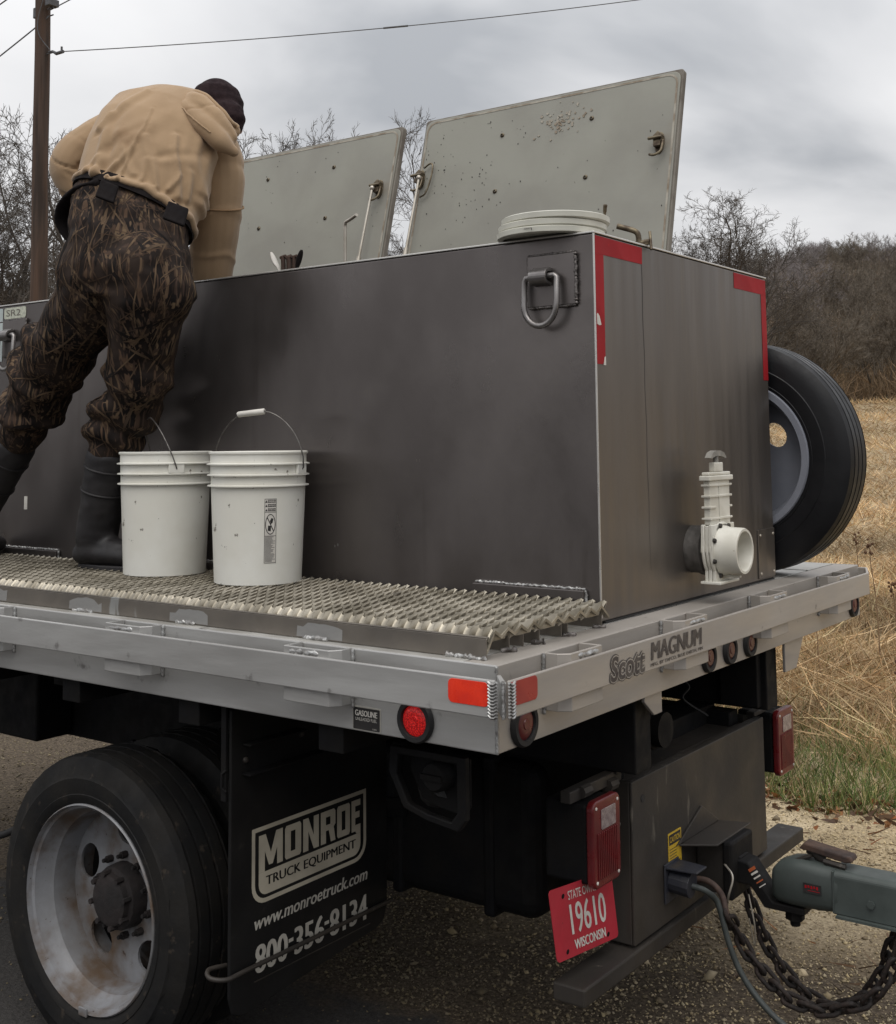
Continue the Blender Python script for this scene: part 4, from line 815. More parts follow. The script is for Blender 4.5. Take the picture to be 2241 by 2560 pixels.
for a in ((-LWd/2, 0, -LWd/2+.0012, LHt), (LWd/2-.0012, 0, LWd/2, LHt), (-LWd/2, 0, LWd/2, .0012), (-LWd/2, LHt-.0012, LWd/2, LHt), (-LWd/2, .078, LWd/2, .0792), (-LWd/2, .147, LWd/2, .1482)): pr_ += strip(*a, nx=4)
for i in range(3): y = .1505+i*.0125; pr_ += strip(-.0085, y, .0155, y+.0085, 4); pr_ += [[(-.016, y), (-.0095, y), (-.0127, y+.008)]]
for i in range(24):
    y = .004+i*.0031; pr_ += strip(-.0155, y, -.0155+.031*random.uniform(.55, 1), y+.0012, 4)
ring = [[(.0155*math.cos(a), .1125+.03*math.sin(a)) for a in np.linspace(0, 2*math.pi, 28, endpoint=False)], [(.0133*math.cos(a), .1125+.0275*math.sin(a)) for a in np.linspace(0, 2*math.pi, 28, endpoint=False)]]
pr_ += [ring, [(-.0105, .131), (-.0085, .133), (.0105, .094), (.0085, .092)], [(-.008, .094), (.001, .092), (.002, .108), (-.007, .109)], [(.001, .113), (.006, .116), (.009, .128), (.003, .131), (-.002, .122)]]
wrap(*B1, az0, pr_, .0011, BLACKP, 'label_print', lab, z0=.07)
m_ = MB()
for i, s in enumerate(('WARNING', 'AVISO', 'ATTENTION')):
    cu = bpy.data.curves.new('t', 'FONT'); cu.body = s; cu.resolution_u = 1; cu.offset = .02; V, F = curve_mesh(cu); xs = [p[0] for p in V]; ys = [p[1] for p in V]
    vs_ = []
    for p in V:
        z = .07+.152+(2-i)*.0125+(p[1]-min(ys))/(max(ys)-min(ys))*.0058; r = .131+.0155*z/.396+.0015; a = az0+(-.0075+(p[0]-min(xs))/(max(xs)-min(xs))*.022)/r; vs_.append((B1[0]+r*math.cos(a), B1[1]+r*math.sin(a), B1[2]+z))
    m_.add(vs_, F)
build(m_, 'label_lettering', WHITE, lab)
# ---- stacked bucket lids on the tank corner
def lidstack():
    Cx, Cy = -.272, .705
    labs = ('bottom white bucket lid of the stack, overhanging the tank corner', 'middle white bucket lid in the stack on the tank corner', 'topmost white bucket lid, pushed a little aside on the stack')
    for i, (dx_, dy_, z) in enumerate(((0, 0, 1.227), (.003, .004, 1.247), (.012, .006, 1.267))):
        c = (Cx+dx_, Cy+dy_, z); R = .152
        m_ = MB(); m_.lathe([(.0001, .006), (R-.02, .006), (R-.016, .0), (R-.006, 0), (R, .003), (R+.001, .017), (R-.003, .0195), (R-.012, .0195), (R-.016, .012), (.0001, .012)], c, Z, 64, closed=False)
        o = build(m_, 'pail_cover', LIDW, None, smooth=40); tag(o, labs[i], 'bucket lid', 'bucket lids stacked on the tank')
        if i == 0:
            m_ = MB(); m_.prism([(-.012, .013), (.014, .013), (.014, .006), (.012, .006), (.012, .0115), (-.012, .0115)], (c[0]+.02, c[1]-R-.0016, c[2]), X, Z, .0006); build(m_, 'tear_tab', PVCD, o)
lidstack()
# handle of a dip net leaning behind the lids, and the cluster of handles
hk = MB(); hk.tube(bez([(-.19, .88, 1.18), (-.19, .87, 1.29), (-.186, .866, 1.325), (-.182, .863, 1.345)]), [.006]*16+[.008]*5+[.009]*3+[.007], 10, flat=.6); tag(build(hk, 'paddle_handle', BRASS, None, smooth=50), 'rounded dark metal handle tip standing up behind the stacked lids', 'handle')
tools = thing('clamp_handles', 'cluster of dark clamp handles with two splayed paddles above the tank rim', 'clamp', (-1.435, .85, 1.225))
for nm, p, m in (('paddle', [(-1.45, .85, 1.2), (-1.475, .85, 1.27), (-1.495, .85, 1.3), (-1.515, .85, 1.338)], WHITE), ('paddle', [(-1.4, .85, 1.2), (-1.392, .85, 1.26), (-1.38, .85, 1.3), (-1.368, .85, 1.332)], STRAP)):
    mb = MB(); mb.tube(bez(p, 5), [.005]*6+[.007, .009, .011, .012, .0125, .0125, .012, .011, .009, .005], 10, flat=.5); build(mb, nm, m, tools, smooth=60)
for p in (((-1.452, .85, 1.2), (-1.457, .85, 1.318)), ((-1.438, .86, 1.2), (-1.441, .86, 1.318)), ((-1.42, .845, 1.2), (-1.422, .845, 1.312)), ((-1.406, .855, 1.2), (-1.408, .855, 1.314))):
    mb = MB(); mb.tube([p[0], p[1]], .0085, 8); mb.tube([Vector(p[1])+Vector((-.012, 0, -.004)), Vector(p[1])+Vector((.012, 0, 0))], .0065, 8); build(mb, 'handle', RUSTB, tools, smooth=50)
# ================================================================ TRAILER, CHAINS, CABLE
bmx = thing('ball_mount', 'black drop ball mount with printed labels slid into the truck receiver', 'hitch', (.05, 1.22, -.62))
mb = MB(); mb.box((px+.0, 1.19, -.59), (.03, 1.25, -.53)); mb.prism([(.02, -.535), (.055, -.54), (.1, -.6), (.125, -.632), (.215, -.632), (.215, -.652), (.1, -.652), (.06, -.6), (.02, -.6)], (0, 1.258, 0), X, Z, .076); build(mb, 'drop_shank', DARK, bmx, .004)
mb = MB(); mb.tube([(.175, 1.22, -.63), (.175, 1.22, -.60)], .014, 12); mb.ball((.175, 1.22, -.582), .027, 16); build(mb, 'hitch_ball', CHROME, bmx, smooth=50)
mb = MB(); mb.tube([(.175, 1.22, -.653), (.175, 1.22, -.678)], .027, 6); mb.tube([(.175, 1.22, -.678), (.175, 1.22, -.695)], .014, 10); build(mb, 'ball_nut', DARK, bmx, .002)
a = Vector((.062, 1.1815, -.552)); du = Vector((.045, 0, -.06)).normalized(); dv = Vector((.06, 0, .045)).normalized()
for k, (m, h) in enumerate(((ORANGE, .012), (WHITE, .008), (WHITE, .006), (ORANGE, .005), (WHITE, .004))):
    mb = MB(); p = a+du*(.013*k); mb.add([p-dv*.008, p+dv*.016, p+dv*.016+du*h*.7, p-dv*.008+du*h*.7], [(0, 1, 2, 3)]); build(mb, 'label_print', m, bmx)
tr = thing('trailer_tongue', 'grey-green trailer tongue with ball coupler entering at the right edge', 'trailer', (.4, 1.22, -.57))
mb = MB(); sec = [(-.05, -.058), (.05, -.058), (.05, .046), (.04, .056), (-.04, .056), (-.05, .046)]
mb.prism(sec, (.3, 1.22, -.565), Y, Z, 2.6); build(mb, 'tongue_beam', TRAIL, tr, .005)
mb = MB()                              # coupler: rounded nose lofted into the beam
rings = [(.118, .01, -.585, -.565), (.124, .035, -.622, -.54), (.14, .047, -.63, -.522), (.175, .054, -.632, -.506), (.21, .055, -.632, -.5), (.26, .054, -.63, -.505), (.315, .0515, -.624, -.508)]
k = 16
for x, w, z0, z1 in rings:
    for j in range(k): t = 2*math.pi*j/k; cx_, sx_ = math.cos(t), math.sin(t); e = .55; mb.v.append((x, 1.22+w*math.copysign(abs(cx_)**e, cx_), (z0+z1)/2+(z1-z0)/2*math.copysign(abs(sx_)**e, sx_)))
for i in range(len(rings)-1):
    for j in range(k): mb.f.append((i*k+j, (i+1)*k+j, (i+1)*k+(j+1) % k, i*k+(j+1) % k))
mb.f.append(tuple(range(k))); mb.f.append(tuple(range((len(rings)-1)*k, len(rings)*k))); build(mb, 'coupler', TRAIL, tr, smooth=45)
mb = MB(); mb.box((.3, 1.166, -.619), (.306, 1.274, -.508)); build(mb, 'coupler_seam', TRAIL, tr, .002)
mb = MB(); mb.prism([(.2, -.476), (.215, -.458), (.345, -.474), (.35, -.486), (.33, -.492), (.225, -.478)], (0, 1.245, 0), X, Z, .05); build(mb, 'latch_lever', RUSTB, tr, .004)
mb = MB(); mb.tube([(.22, 1.22, -.478), (.265, 1.22, -.5)], .014, 8); mb.tube([(.18, 1.2, -.515), (.235, 1.2, -.49)], .006, 6); mb.tube([(.27, 1.2, -.497), (.33, 1.2, -.503)], .008, 6); build(mb, 'latch_link', PLATEM, tr, smooth=50)
mb = MB(); mb.box((.222, 1.163, -.578), (.272, 1.1645, -.553)); lb = build(mb, 'maker_label', BLACKP, tr)
mb = MB()
for i in range(5): mb.box((.227+i*.008, 1.1622, -.566+.002*(i % 2)), (.232+i*.008, 1.1628, -.558))
mb.box((.235, 1.1622, -.572), (.268, 1.1628, -.5705)); build(mb, 'label_print', REDT, lb)
mb = MB(); mb.tube([(.405, 1.168, -.575), (.405, 1.162, -.575)], .011, 6); build(mb, 'bolt', TRAIL, tr)
mb = MB(); mb.box((.312, 1.155, -.6265), (2.9, 1.168, -.62)); build(mb, 'beam_flange', TRAIL, tr)
# chains
def link_mesh():
    m_ = MB(); L2, W2 = .0195, .0155; pts = [(L2+W2*math.cos(a), W2*math.sin(a), 0) for a in np.linspace(-math.pi/2, math.pi/2, 7)]+[(-L2+W2*math.cos(a), W2*math.sin(a), 0) for a in np.linspace(math.pi/2, 3*math.pi/2, 7)]
    m_.tube(pts, .0066, 7, closed=True); me = bpy.data.meshes.new('chain_link'); me.from_pydata(m_.v, [], m_.f); me.materials.append(RUST); me.polygons.foreach_set('use_smooth', np.ones(len(me.polygons), bool)); return me
LINK = link_mesh()
def chain(label, pts):
    dense = bez(pts, 30); c = thing('safety_chain', label, 'chain', dense[0], 'safety chains of the trailer'); pitch = .0535; acc = [dense[0]]
    for p in dense[1:]:
        if (p-acc[-1]).length >= pitch*.84: acc.append(p)
    for i in range(len(acc)-1):
        a, b = acc[i], acc[i+1]; t = (b-a).normalized(); s = Vector((0, 1, 0)); s = (s-t*s.dot(t)).normalized(); n = t.cross(s)
        tw = (rad(40) if i % 2 else rad(-50))+random.uniform(-.2, .2); s2 = s*math.cos(tw)+n*math.sin(tw); n2 = t.cross(s2)
        o = bpy.data.objects.new('chain_link', LINK); COL.objects.link(o); o.parent = c; mid = (a+b)/2
        M = Matrix((t, s2, n2)).transposed().to_4x4(); M.translation = mid-WL[c.name]; o.matrix_local = M; WL[o.name] = mid
chain('rusty safety chain nearer the trailer coupler, hanging in a loop from the receiver', [(.0, 1.29, -.645), (.029, 1.29, -.727), (.066, 1.29, -.802), (.113, 1.29, -.861), (.176, 1.29, -.906), (.244, 1.29, -.92), (.323, 1.29, -.888), (.392, 1.28, -.785), (.437, 1.265, -.666), (.45, 1.26, -.63)])
chain('rusty safety chain beside the grey cable, hung from the bent hook', [(.04, 1.06, -.645), (.028, 1.12, -.688), (.032, 1.15, -.728), (.066, 1.15, -.78), (.116, 1.15, -.823), (.162, 1.15, -.863), (.215, 1.15, -.873), (.272, 1.15, -.875), (.338, 1.15, -.845), (.401, 1.15, -.81), (.459, 1.15, -.725), (.486, 1.155, -.628)])
mb = MB(); mb.tube(bez([(px+.06, .985, -.56), (-.0, 1.01, -.575), (.015, 1.045, -.605), (.026, 1.05, -.633), (.049, 1.05, -.715), (.081, 1.05, -.785), (.13, 1.05, -.843), (.194, 1.05, -.889), (.3, 1.05, -.93), (.5, 1.07, -.93), (.75, 1.12, -.8), (.95, 1.16, -.628)], 8), .0085, 8); tag(build(mb, 'trailer_cable', CABLE, None, smooth=60), 'grey trailer cable drooping from the socket past the chains', 'cable')
# ================================================================ PERSON
pe = thing('person', 'person in tan hooded sweatshirt, camouflage waders and dark beanie bending over the tank', 'person', (-1.95, .4, .246))
def voxel(mb, vs_=.012, sm=5, fn=None):
    me = bpy.data.meshes.new('t'); me.from_pydata([tuple(p) for p in mb.v], [], mb.f); o = bpy.data.objects.new('t', me); COL.objects.link(o)
    bm = bmesh.new(); bm.from_mesh(me); bmesh.ops.recalc_face_normals(bm, faces=bm.faces); bm.to_mesh(me); bm.free()
    r = o.modifiers.new('r', 'REMESH'); r.mode = 'VOXEL'; r.voxel_size = vs_
    s = o.modifiers.new('s', 'SMOOTH'); s.factor = .5; s.iterations = sm
    dg = bpy.context.evaluated_depsgraph_get(); ev = bpy.data.meshes.new_from_object(o.evaluated_get(dg)); bpy.data.objects.remove(o); bpy.data.meshes.remove(me)
    if fn:
        ns = [v_.normal.copy() for v_ in ev.vertices]
        for v_, n_ in zip(ev.vertices, ns): v_.co += n_*fn(v_.co, n_)
    return ev
def person_part(mb, name, m, vs_=.012, sm=5, fn=None, parent=pe):
    ev = voxel(mb, vs_, sm, fn); V = np.array([tuple(v_.co) for v_ in ev.vertices]); c = (V.min(0)+V.max(0))/2
    for v_ in ev.vertices: v_.co -= Vector(c)
    return finish(ev, name, m, parent, c, smooth=180)
def capsule(mb, pts, rs, n=14, k=5, flat=1.0):
    pts = bez(pts, k); m = len(pts); src = np.linspace(0, 1, len(rs)); R = list(np.interp(np.linspace(0, 1, m), src, rs))
    mb.tube(pts, R, n, flat=flat); mb.ball(pts[0], R[0]*.98, n); mb.ball(pts[-1], R[-1]*.98, n)
V3 = Vector
J = dict(hipR=(-1.55, .34, 1.16), hipL=(-1.76, .32, 1.17), kneeR=(-1.735, .43, .80), kneeL=(-2.17, .38, .88), ankR=(-1.915, .44, .36), ankL=(-2.5, .44, .36), pelvis=(-1.63, .36, 1.29), waist=(-1.635, .41, 1.46), mid=(-1.66, .5, 1.6), chest=(-1.69, .6, 1.72), neck=(-1.67, .70, 1.81), head=(-1.655, .78, 1.84), shL=(-1.91, .52, 1.80), elL=(-1.99, .34, 1.64), haL=(-1.98, .5, 1.47), shR=(-1.55, .68, 1.665), elR=(-1.625, .76, 1.46), wrR=(-1.71, .82, 1.27))
J = {k_: V3(v_) for k_, v_ in J.items()}
# body (one continuous figure under the clothes)
mb = MB()
TOR = [V3((-1.69, .37, 1.38)), V3((-1.712, .42, 1.47)), V3((-1.72, .47, 1.589)), V3((-1.739, .545, 1.708)), V3((-1.74, .61, 1.80))]
HEAD = V3((-1.69, .75, 1.862))
capsule(mb, TOR, [.12, .11, .13, .13, .08])
capsule(mb, [TOR[4], HEAD], [.055, .06]); mb.ball(HEAD+V3((0, .02, -.005)), .088, 16, (.85, 1, 1.1)); mb.ball(HEAD+V3((-.01, .115, -.05)), .018, 8); mb.ball(HEAD+V3((.07, .03, -.04)), .02, 8, (.5, 1, 1.4)); mb.ball(HEAD+V3((-.07, .03, -.04)), .02, 8, (.5, 1, 1.4))
LEGR = [J['hipR'], V3((-1.63, .38, .99)), V3((-1.69, .41, .86)), J['kneeR'], V3((-1.80, .43, .735)), V3((-1.86, .43, .62)), V3((-1.93, .445, .36))]; LEGL = [J['hipL'], V3((-1.93, .33, 1.05)), V3((-2.08, .36, .95)), J['kneeL'], V3((-2.27, .40, .76)), V3((-2.37, .41, .65)), V3((-2.62, .43, .36))]
capsule(mb, LEGR, [.085, .07, .055, .042, .035]); capsule(mb, LEGL, [.085, .07, .055, .042, .035])
ARML = [V3((-1.82, .57, 1.795)), V3((-1.905, .51, 1.775)), V3((-1.985, .43, 1.715)), V3((-2.025, .385, 1.64)), V3((-2.005, .41, 1.56)), V3((-1.96, .47, 1.47))]
ARMR = [V3((-1.66, .665, 1.725)), V3((-1.625, .69, 1.63)), V3((-1.645, .71, 1.50)), V3((-1.705, .75, 1.36)), V3((-1.75, .775, 1.24))]
J['haL'] = ARML[-1]; J['wrR'] = ARMR[-1]
capsule(mb, ARML, [.06, .05, .045, .04, .03]); capsule(mb, ARMR, [.06, .05, .045, .04, .03])
def hand(mb, w, d, side):
    d = d.normalized(); s = d.cross(side).normalized(); n = s.cross(d)
    capsule(mb, [w, w+d*.045, w+d*.085], [.026, .034, .036], 10, 3, .6)
    for i, (o_, l) in enumerate(((-.029, .07), (-.01, .08), (.01, .075), (.028, .058))):
        a = w+d*.085+s*o_; capsule(mb, [a, a+d*l*.5+n*.006, a+d*l*.8+n*.02, a+d*l+n*.036], [.0105, .0095, .008], 8, 3)
    a = w+d*.03-s*.026; capsule(mb, [a, a+d*.03-s*.03+n*.01, a+d*.06-s*.034+n*.025], [.013, .011, .009], 8, 3)
hand(mb, J['wrR'], V3((-.1, .1, -.9)), V3((0, 1, 0))); hand(mb, J['haL'], V3((.5, .5, -.2)), V3((0, 0, 1)))
person_part(mb, 'body', SKIN, .0085, 3)
# rings of the torso: centre, half width vector, half depth
TR = [((-1.712, .41, 1.47), (.163, .115, -.08), .155), ((-1.716, .435, 1.53), (.166, .117, -.079), .162), ((-1.722, .465, 1.60), (.168, .118, -.077), .166), ((-1.739, .53, 1.708), (.176, .117, -.074), .16), ((-1.742, .585, 1.795), (.174, .117, -.068), .135), ((-1.732, .635, 1.84), (.135, .095, -.055), .105), ((-1.72, .68, 1.865), (.085, .06, -.04), .075)]
TR = [(V3(a), V3(b), c) for a, b, c in TR]
def ring_pts(c, bx_, dep, ax, n=32, e=.86):
    by_ = ax.cross(bx_).normalized()*dep
    return [c+bx_*math.copysign(abs(math.cos(t))**e, math.cos(t))+by_*math.copysign(abs(math.sin(t))**e, math.sin(t)) for t in np.linspace(0, 2*math.pi, n, endpoint=False)]
AX0 = (TR[1][0]-TR[0][0]).normalized()
def waist_ring(off, k_): return ring_pts(TR[0][0]+AX0*off, TR[0][1]*k_, TR[0][2]*k_, AX0, 48)
# wader trousers
def wfold(p, n):
    a = mnoise.noise(V3((p.x*7, p.y*7, p.z*11)))*.012+mnoise.noise(V3((p.x*16+3, p.y*16, p.z*30)))*.006
    return a
mb = MB()
def loft(mb, rings):
    o_ = len(mb.v); m_ = len(rings[0])
    for r in rings: mb.v += [tuple(p) for p in r]
    for a in range(len(rings)-1):
        for b in range(m_): mb.f.append((o_+a*m_+b, o_+a*m_+(b+1) % m_, o_+(a+1)*m_+(b+1) % m_, o_+(a+1)*m_+b))
    mb.f.append(tuple(o_+b for b in range(m_))[::-1]); mb.f.append(tuple(o_+(len(rings)-1)*m_+b for b in range(m_)))
loft(mb, [ring_pts(V3((-1.635, .33, 1.12)), V3((.14, .09, -.03)), .14, Z), ring_pts(V3((-1.645, .335, 1.22)), V3((.165, .1, -.04)), .17, Z), ring_pts(V3((-1.67, .36, 1.33)), V3((.166, .108, -.06)), .168, Z), ring_pts(TR[0][0]-AX0*.07, TR[0][1]*.97, TR[0][2]*1.0, AX0), ring_pts(TR[0][0]-AX0*.012, TR[0][1]*.94, TR[0][2]*.94, AX0)])
mb.ball(V3((-1.55, .30, 1.2)), .13, 16, (1, .85, 1.1)); mb.ball(V3((-1.74, .26, 1.22)), .135, 16, (1, .85, 1.1))
capsule(mb, [J['hipR'], V3((-1.63, .38, .99)), V3((-1.69, .41, .86)), J['kneeR'], V3((-1.80, .43, .735)), V3((-1.85, .43, .64))], [.148, .122, .106, .112, .085, .108, .085, .07, .08], 16, 6)
capsule(mb, [J['hipL'], V3((-1.93, .33, 1.05)), V3((-2.08, .36, .95)), J['kneeL'], V3((-2.25, .40, .785)), V3((-2.315, .407, .715))], [.146, .128, .108, .122, .096, .114, .1, .08, .086], 16, 6)
# bunched folds round the knees and calves
for c, t_, r, q in ((V3((-1.78, .43, .78)), V3((-.35, .0, -1)), .098, .03), (V3((-1.83, .43, .70)), V3((-.4, .0, -1)), .085, .028), (V3((-1.68, .41, .9)), V3((-.4, 0, -1)), .105, .024), (V3((-2.16, .38, .91)), V3((-.7, .1, -1)), .115, .03), (V3((-2.26, .4, .79)), V3((-.7, .1, -1)), .105, .028), (V3((-2.05, .36, .99)), V3((-.8, .1, -.9)), .118, .026)):
    t_ = t_.normalized(); s = t_.cross(Y).normalized(); n_ = t_.cross(s); mb.tube([c+s*(r*math.cos(a))+n_*(r*.92*math.sin(a))+t_*(.022*math.sin(2*a+c.x*9)) for a in np.linspace(0, 2*math.pi, 20, endpoint=False)], q, 8, closed=True)
wad = person_part(mb, 'waders', CAMO, .0105, 4, wfold)
from mathutils.bvhtree import BVHTree
wv = [v_.co+WL[wad.name] for v_ in wad.data.vertices]; bvh = BVHTree.FromPolygons(wv, [tuple(p.vertices) for p in wad.data.polygons])
rw = random.Random(12)
def reeds(nn, lo, hi, w0, w1, m, steep):
    mb = MB()
    for k_ in range(nn):
        src_ = wad.data.polygons[rw.randrange(len(wad.data.polygons))]; p = src_.center+WL[wad.name]; n_ = src_.normal.copy()
        if n_.y > .45: continue
        a = rw.gauss(0, steep); d = V3((math.sin(a), 0, math.cos(a))); L_ = rw.uniform(lo, hi); w = rw.uniform(w0, w1); st = 9; cv = rw.uniform(-4, 4); pl = []
        for i in range(st):
            d = (d-n_*d.dot(n_)).normalized(); s = n_.cross(d); pl.append((p+n_*.0012, s, w*(math.sin(math.pi*min(.97, (i+.35)/st)))))
            d = (d+s*(cv*L_/st)).normalized(); hit = bvh.find_nearest(p+d*(L_/(st-1)))
            if hit[0] is None: break
            p, n_ = hit[0], hit[1]
        o_ = len(mb.v)
        for q, s, ww in pl: mb.v += [tuple(q-s*ww), tuple(q+s*ww)]
        for i in range(len(pl)-1): mb.f.append((o_+2*i, o_+2*i+1, o_+2*i+3, o_+2*i+2))
    return build(mb, 'reed_print', m, wad, kind='stuff', smooth=90)
reeds(520, .06, .2, .0012, .0028, mat('thin_reed_print', (.085, .053, .034), (.05, .032, .022), 30, rough=.85, spec=.2), .75)
reeds(230, .08, .22, .002, .0042, mat('tan_reed_print', (.14, .093, .056), (.08, .053, .034), 25, rough=.85, spec=.2), .6)
reeds(60, .1, .2, .004, .008, mat('broad_reed_print', (.1, .067, .042), (.06, .041, .028), 18, rough=.85, spec=.2), .5)
reeds(160, .05, .16, .003, .009, mat('dark_reed_print', (.009, .007, .006), (.014, .01, .009), 18, rough=.85, spec=.2), .6)
r0, r1, q0, q1 = waist_ring(-.038, .985), waist_ring(.0, .985), waist_ring(-.038, 1.01), waist_ring(.0, 1.01)
mb = MB()
for i in range(48):
    j = (i+1) % 48; mb.add([r0[i], r0[j], r1[j], r1[i], q0[i], q0[j], q1[j], q1[i]], [(4, 5, 6, 7), (3, 2, 1, 0), (0, 1, 5, 4), (2, 3, 7, 6)])
build(mb, 'wader_belt', STRAP, pe, smooth=60)
for c, w in ((V3((-1.622, .225, 1.466)), .032), (V3((-1.388, .305, 1.378)), .036)):
    s = TR[0][1].normalized(); up_ = AX0; mb = MB(); mb.prism([(-w, -.034), (w, -.034), (w*.95, .03), (-w*.95, .03)], c, s, up_, .014); build(mb, 'belt_loop', STRAP, pe, .004)
mb = MB()
capsule(mb, [V3((-1.708, .25, 1.513)), V3((-1.785, .235, 1.50)), V3((-1.877, .25, 1.463)), V3((-1.915, .27, 1.417)), V3((-1.90, .29, 1.365)), V3((-1.87, .30, 1.32))], [.02, .026, .03, .031, .028, .016], 12, 6, .4); person_part(mb, 'hip_strap', STRAP, .007, 3)
# boots
def boot(ank, top, toe_dir, name):
    mb = MB(); td = V3(toe_dir).normalized(); z0 = .25
    capsule(mb, [top, top.lerp(ank, .5), ank, V3((ank.x, ank.y, z0+.07))], [.078, .074, .07, .066], 18, 5)
    base = V3((ank.x, ank.y, z0)); capsule(mb, [base-td*.045+Z*.05, base+td*.06+Z*.055, base+td*.15+Z*.045, base+td*.2+Z*.038], [.05, .056, .048, .036], 14, 4, .95)
    mb.tube([top+(ank-top).normalized()*.0, top-(ank-top).normalized()*.02], .078, 18); o = person_part(mb, 'boot', BOOT, .009, 4, lambda p, n: (.003*math.sin(p.z*70) if p.z < .33 else .0025*mnoise.noise(V3((p.x*20, p.y*20, p.z*40)))), pe)
    m_ = MB(); out = []
    for t in np.linspace(0, 2*math.pi, 24, endpoint=False):
        l = .075+.0*math.cos(t); s = td.cross(Z); cx_ = .075+.155*math.cos(t); w = .05*(1 if math.cos(t) > -.2 else .85); out.append(tuple((base+td*cx_+s*(w*math.sin(t)))[:2]))
    m_.prism(out, (0, 0, .2445), X, Y, .02); build(m_, 'sole', BOOT, o, .004)
    m_ = MB(); tv = (top-ank).normalized(); s = tv.cross(Y).normalized(); n_ = tv.cross(s)
    for f in (.12, .42): c = top.lerp(ank, f); m_.tube([c+s*((.0785-.006*f)*math.cos(a))+n_*((.0785-.006*f)*math.sin(a)) for a in np.linspace(0, 2*math.pi, 24, endpoint=False)], .004, 6, closed=True)
    build(m_, 'boot_band', BOOT, o, smooth=60)
boot(V3((-1.935, .445, .36)), V3((-1.855, .43, .62)), (1, .12, 0), 'boot'); boot(V3((-2.63, .40, .36)), V3((-2.375, .41, .66)), (-.45, .9, 0), 'boot')
# sweatshirt with hood
def crease(p, ux, uy, uz, w=1.0):
    n_ = mnoise.noise(V3((ux, uy, uz)))+.35*mnoise.noise(V3((ux*2.3+4, uy*2, uz*2.6))); return (1-min(1, abs(n_)*5))**2*w
FOLDS = [((.205, .02), (.165, .24), .012, .013), ((.15, -.01), (.055, .2), .008, .012), ((.085, -.01), (-.03, .16), .0065, .011), ((.19, .06), (.095, .29), .0055, .012), ((-.03, -.01), (-.065, .3), .0042, .005), ((-.12, -.01), (-.175, .25), .010, .015), ((-.085, .02), (-.045, .12), .0065, .012), ((-.19, .2), (-.125, .38), .007, .014), ((.12, .22), (-.02, .34), .004, .03), ((-.1, .16), (.02, .3), .0035, .035), ((.03, .0), (.012, .08), .005, .009), ((.12, .0), (.125, .07), .006, .008), ((-.07, .0), (-.078, .06), .005, .008), ((-.16, .0), (-.15, .08), .006, .009), ((.175, .0), (.15, .1), .006, .009), ((.0, .02), (-.07, .11), .004, .01), ((.05, .1), (.14, .16), -.004, .014), ((-.13, .1), (-.06, .2), -.0045, .02)]
def hfold(p, n):
    q = p-TR[0][0]; l = TR[0][1].normalized(); u_ = q.dot(l); h = q.dot(AX0)
    w1, w2 = mnoise.noise(V3((u_*9, h*9, 1)))*.016, mnoise.noise(V3((u_*9, h*9, 7)))*.016
    uu_, hh_ = u_+w1, h+w2; t = mnoise.noise(V3((u_*4, q.y*3, h*2.5)))*.007+mnoise.noise(V3((u_*20, q.y*8, h*9+4)))*.0022
    if n.dot(F_) > .25: return t
    for (ua, ha), (ub, hb), am, w in FOLDS:
        du_, dh_ = ub-ua, hb-ha; L2_ = du_*du_+dh_*dh_; f = max(0, min(1, ((uu_-ua)*du_+(hh_-ha)*dh_)/L2_)); dd = math.hypot(uu_-ua-f*du_, hh_-ha-f*dh_)
        side = ((uu_-ua)*dh_-(hh_-ha)*du_); k_ = math.exp(-(dd/w)**2); t += 1.55*am*(1-.5*f)*(k_-.55*math.exp(-((dd-1.5*w)/w)**2)*(1 if side > 0 else .15))
    return t
mb = MB(); n = 32; o_ = 0
RR = []
for i, (c, b_, dep) in enumerate(TR):
    ax = (TR[min(i+1, len(TR)-1)][0]-TR[max(i-1, 0)][0]).normalized(); RR.append(ring_pts(c, b_, dep, ax, n, .88 if i < 4 else 1))
mb.v = [tuple(p) for r in RR for p in r]
for i in range(len(RR)-1):
    for j in range(n): mb.f.append((i*n+j, i*n+(j+1) % n, (i+1)*n+(j+1) % n, (i+1)*n+j))
mb.f.append(tuple(range(n))[::-1]); mb.f.append(tuple(range((len(RR)-1)*n, len(RR)*n)))
hp_ = [p+AX0*(.006*math.sin(i*.7)+.003*math.sin(i*1.9)) for i, p in enumerate(ring_pts(TR[0][0]-AX0*.014, TR[0][1]*1.005, TR[0][2]*1.005, AX0, 60, .88))]; mb.tube(hp_, .0135, 8, closed=True)
sw_ = person_part(mb, 'sweatshirt', COTTON, .0062, 4, hfold)
def sleeve(path, rs, fold):
    mb = MB(); capsule(mb, path, rs, 18, 7); return person_part(mb, 'sleeve', COTTON, .0065, 3, fold, sw_)
def sfold(p, n): return mnoise.noise(V3((p.x*6, p.y*5, p.z*6)))*.006-crease(p, p.x*4+2, p.y*5, p.z*15+p.x*9)*.012*max(.15, min(1, (1.74-p.z)/.12))+mnoise.noise(V3((p.x*18, p.y*14, p.z*26)))*.0025
def sfoldr(p, n): return .004*math.exp(-((p.z-1.335+.25*(p.x+1.7)+.012*math.sin(p.y*40))/.012)**2)+.004*math.exp(-((p.z-1.43-.3*(p.x+1.7))/.012)**2)-.005*math.exp(-((p.z-1.58-.5*(p.x+1.64))/.018)**2)+ mnoise.noise(V3((p.x*5, p.y*5, p.z*4)))*.006+mnoise.noise(V3((p.x*20, p.y*16, p.z*5)))*.003
sleeve(ARML, [.088, .084, .078, .078, .072, .056], sfold); sleeve(ARMR, [.105, .098, .09, .083, .078], sfoldr)
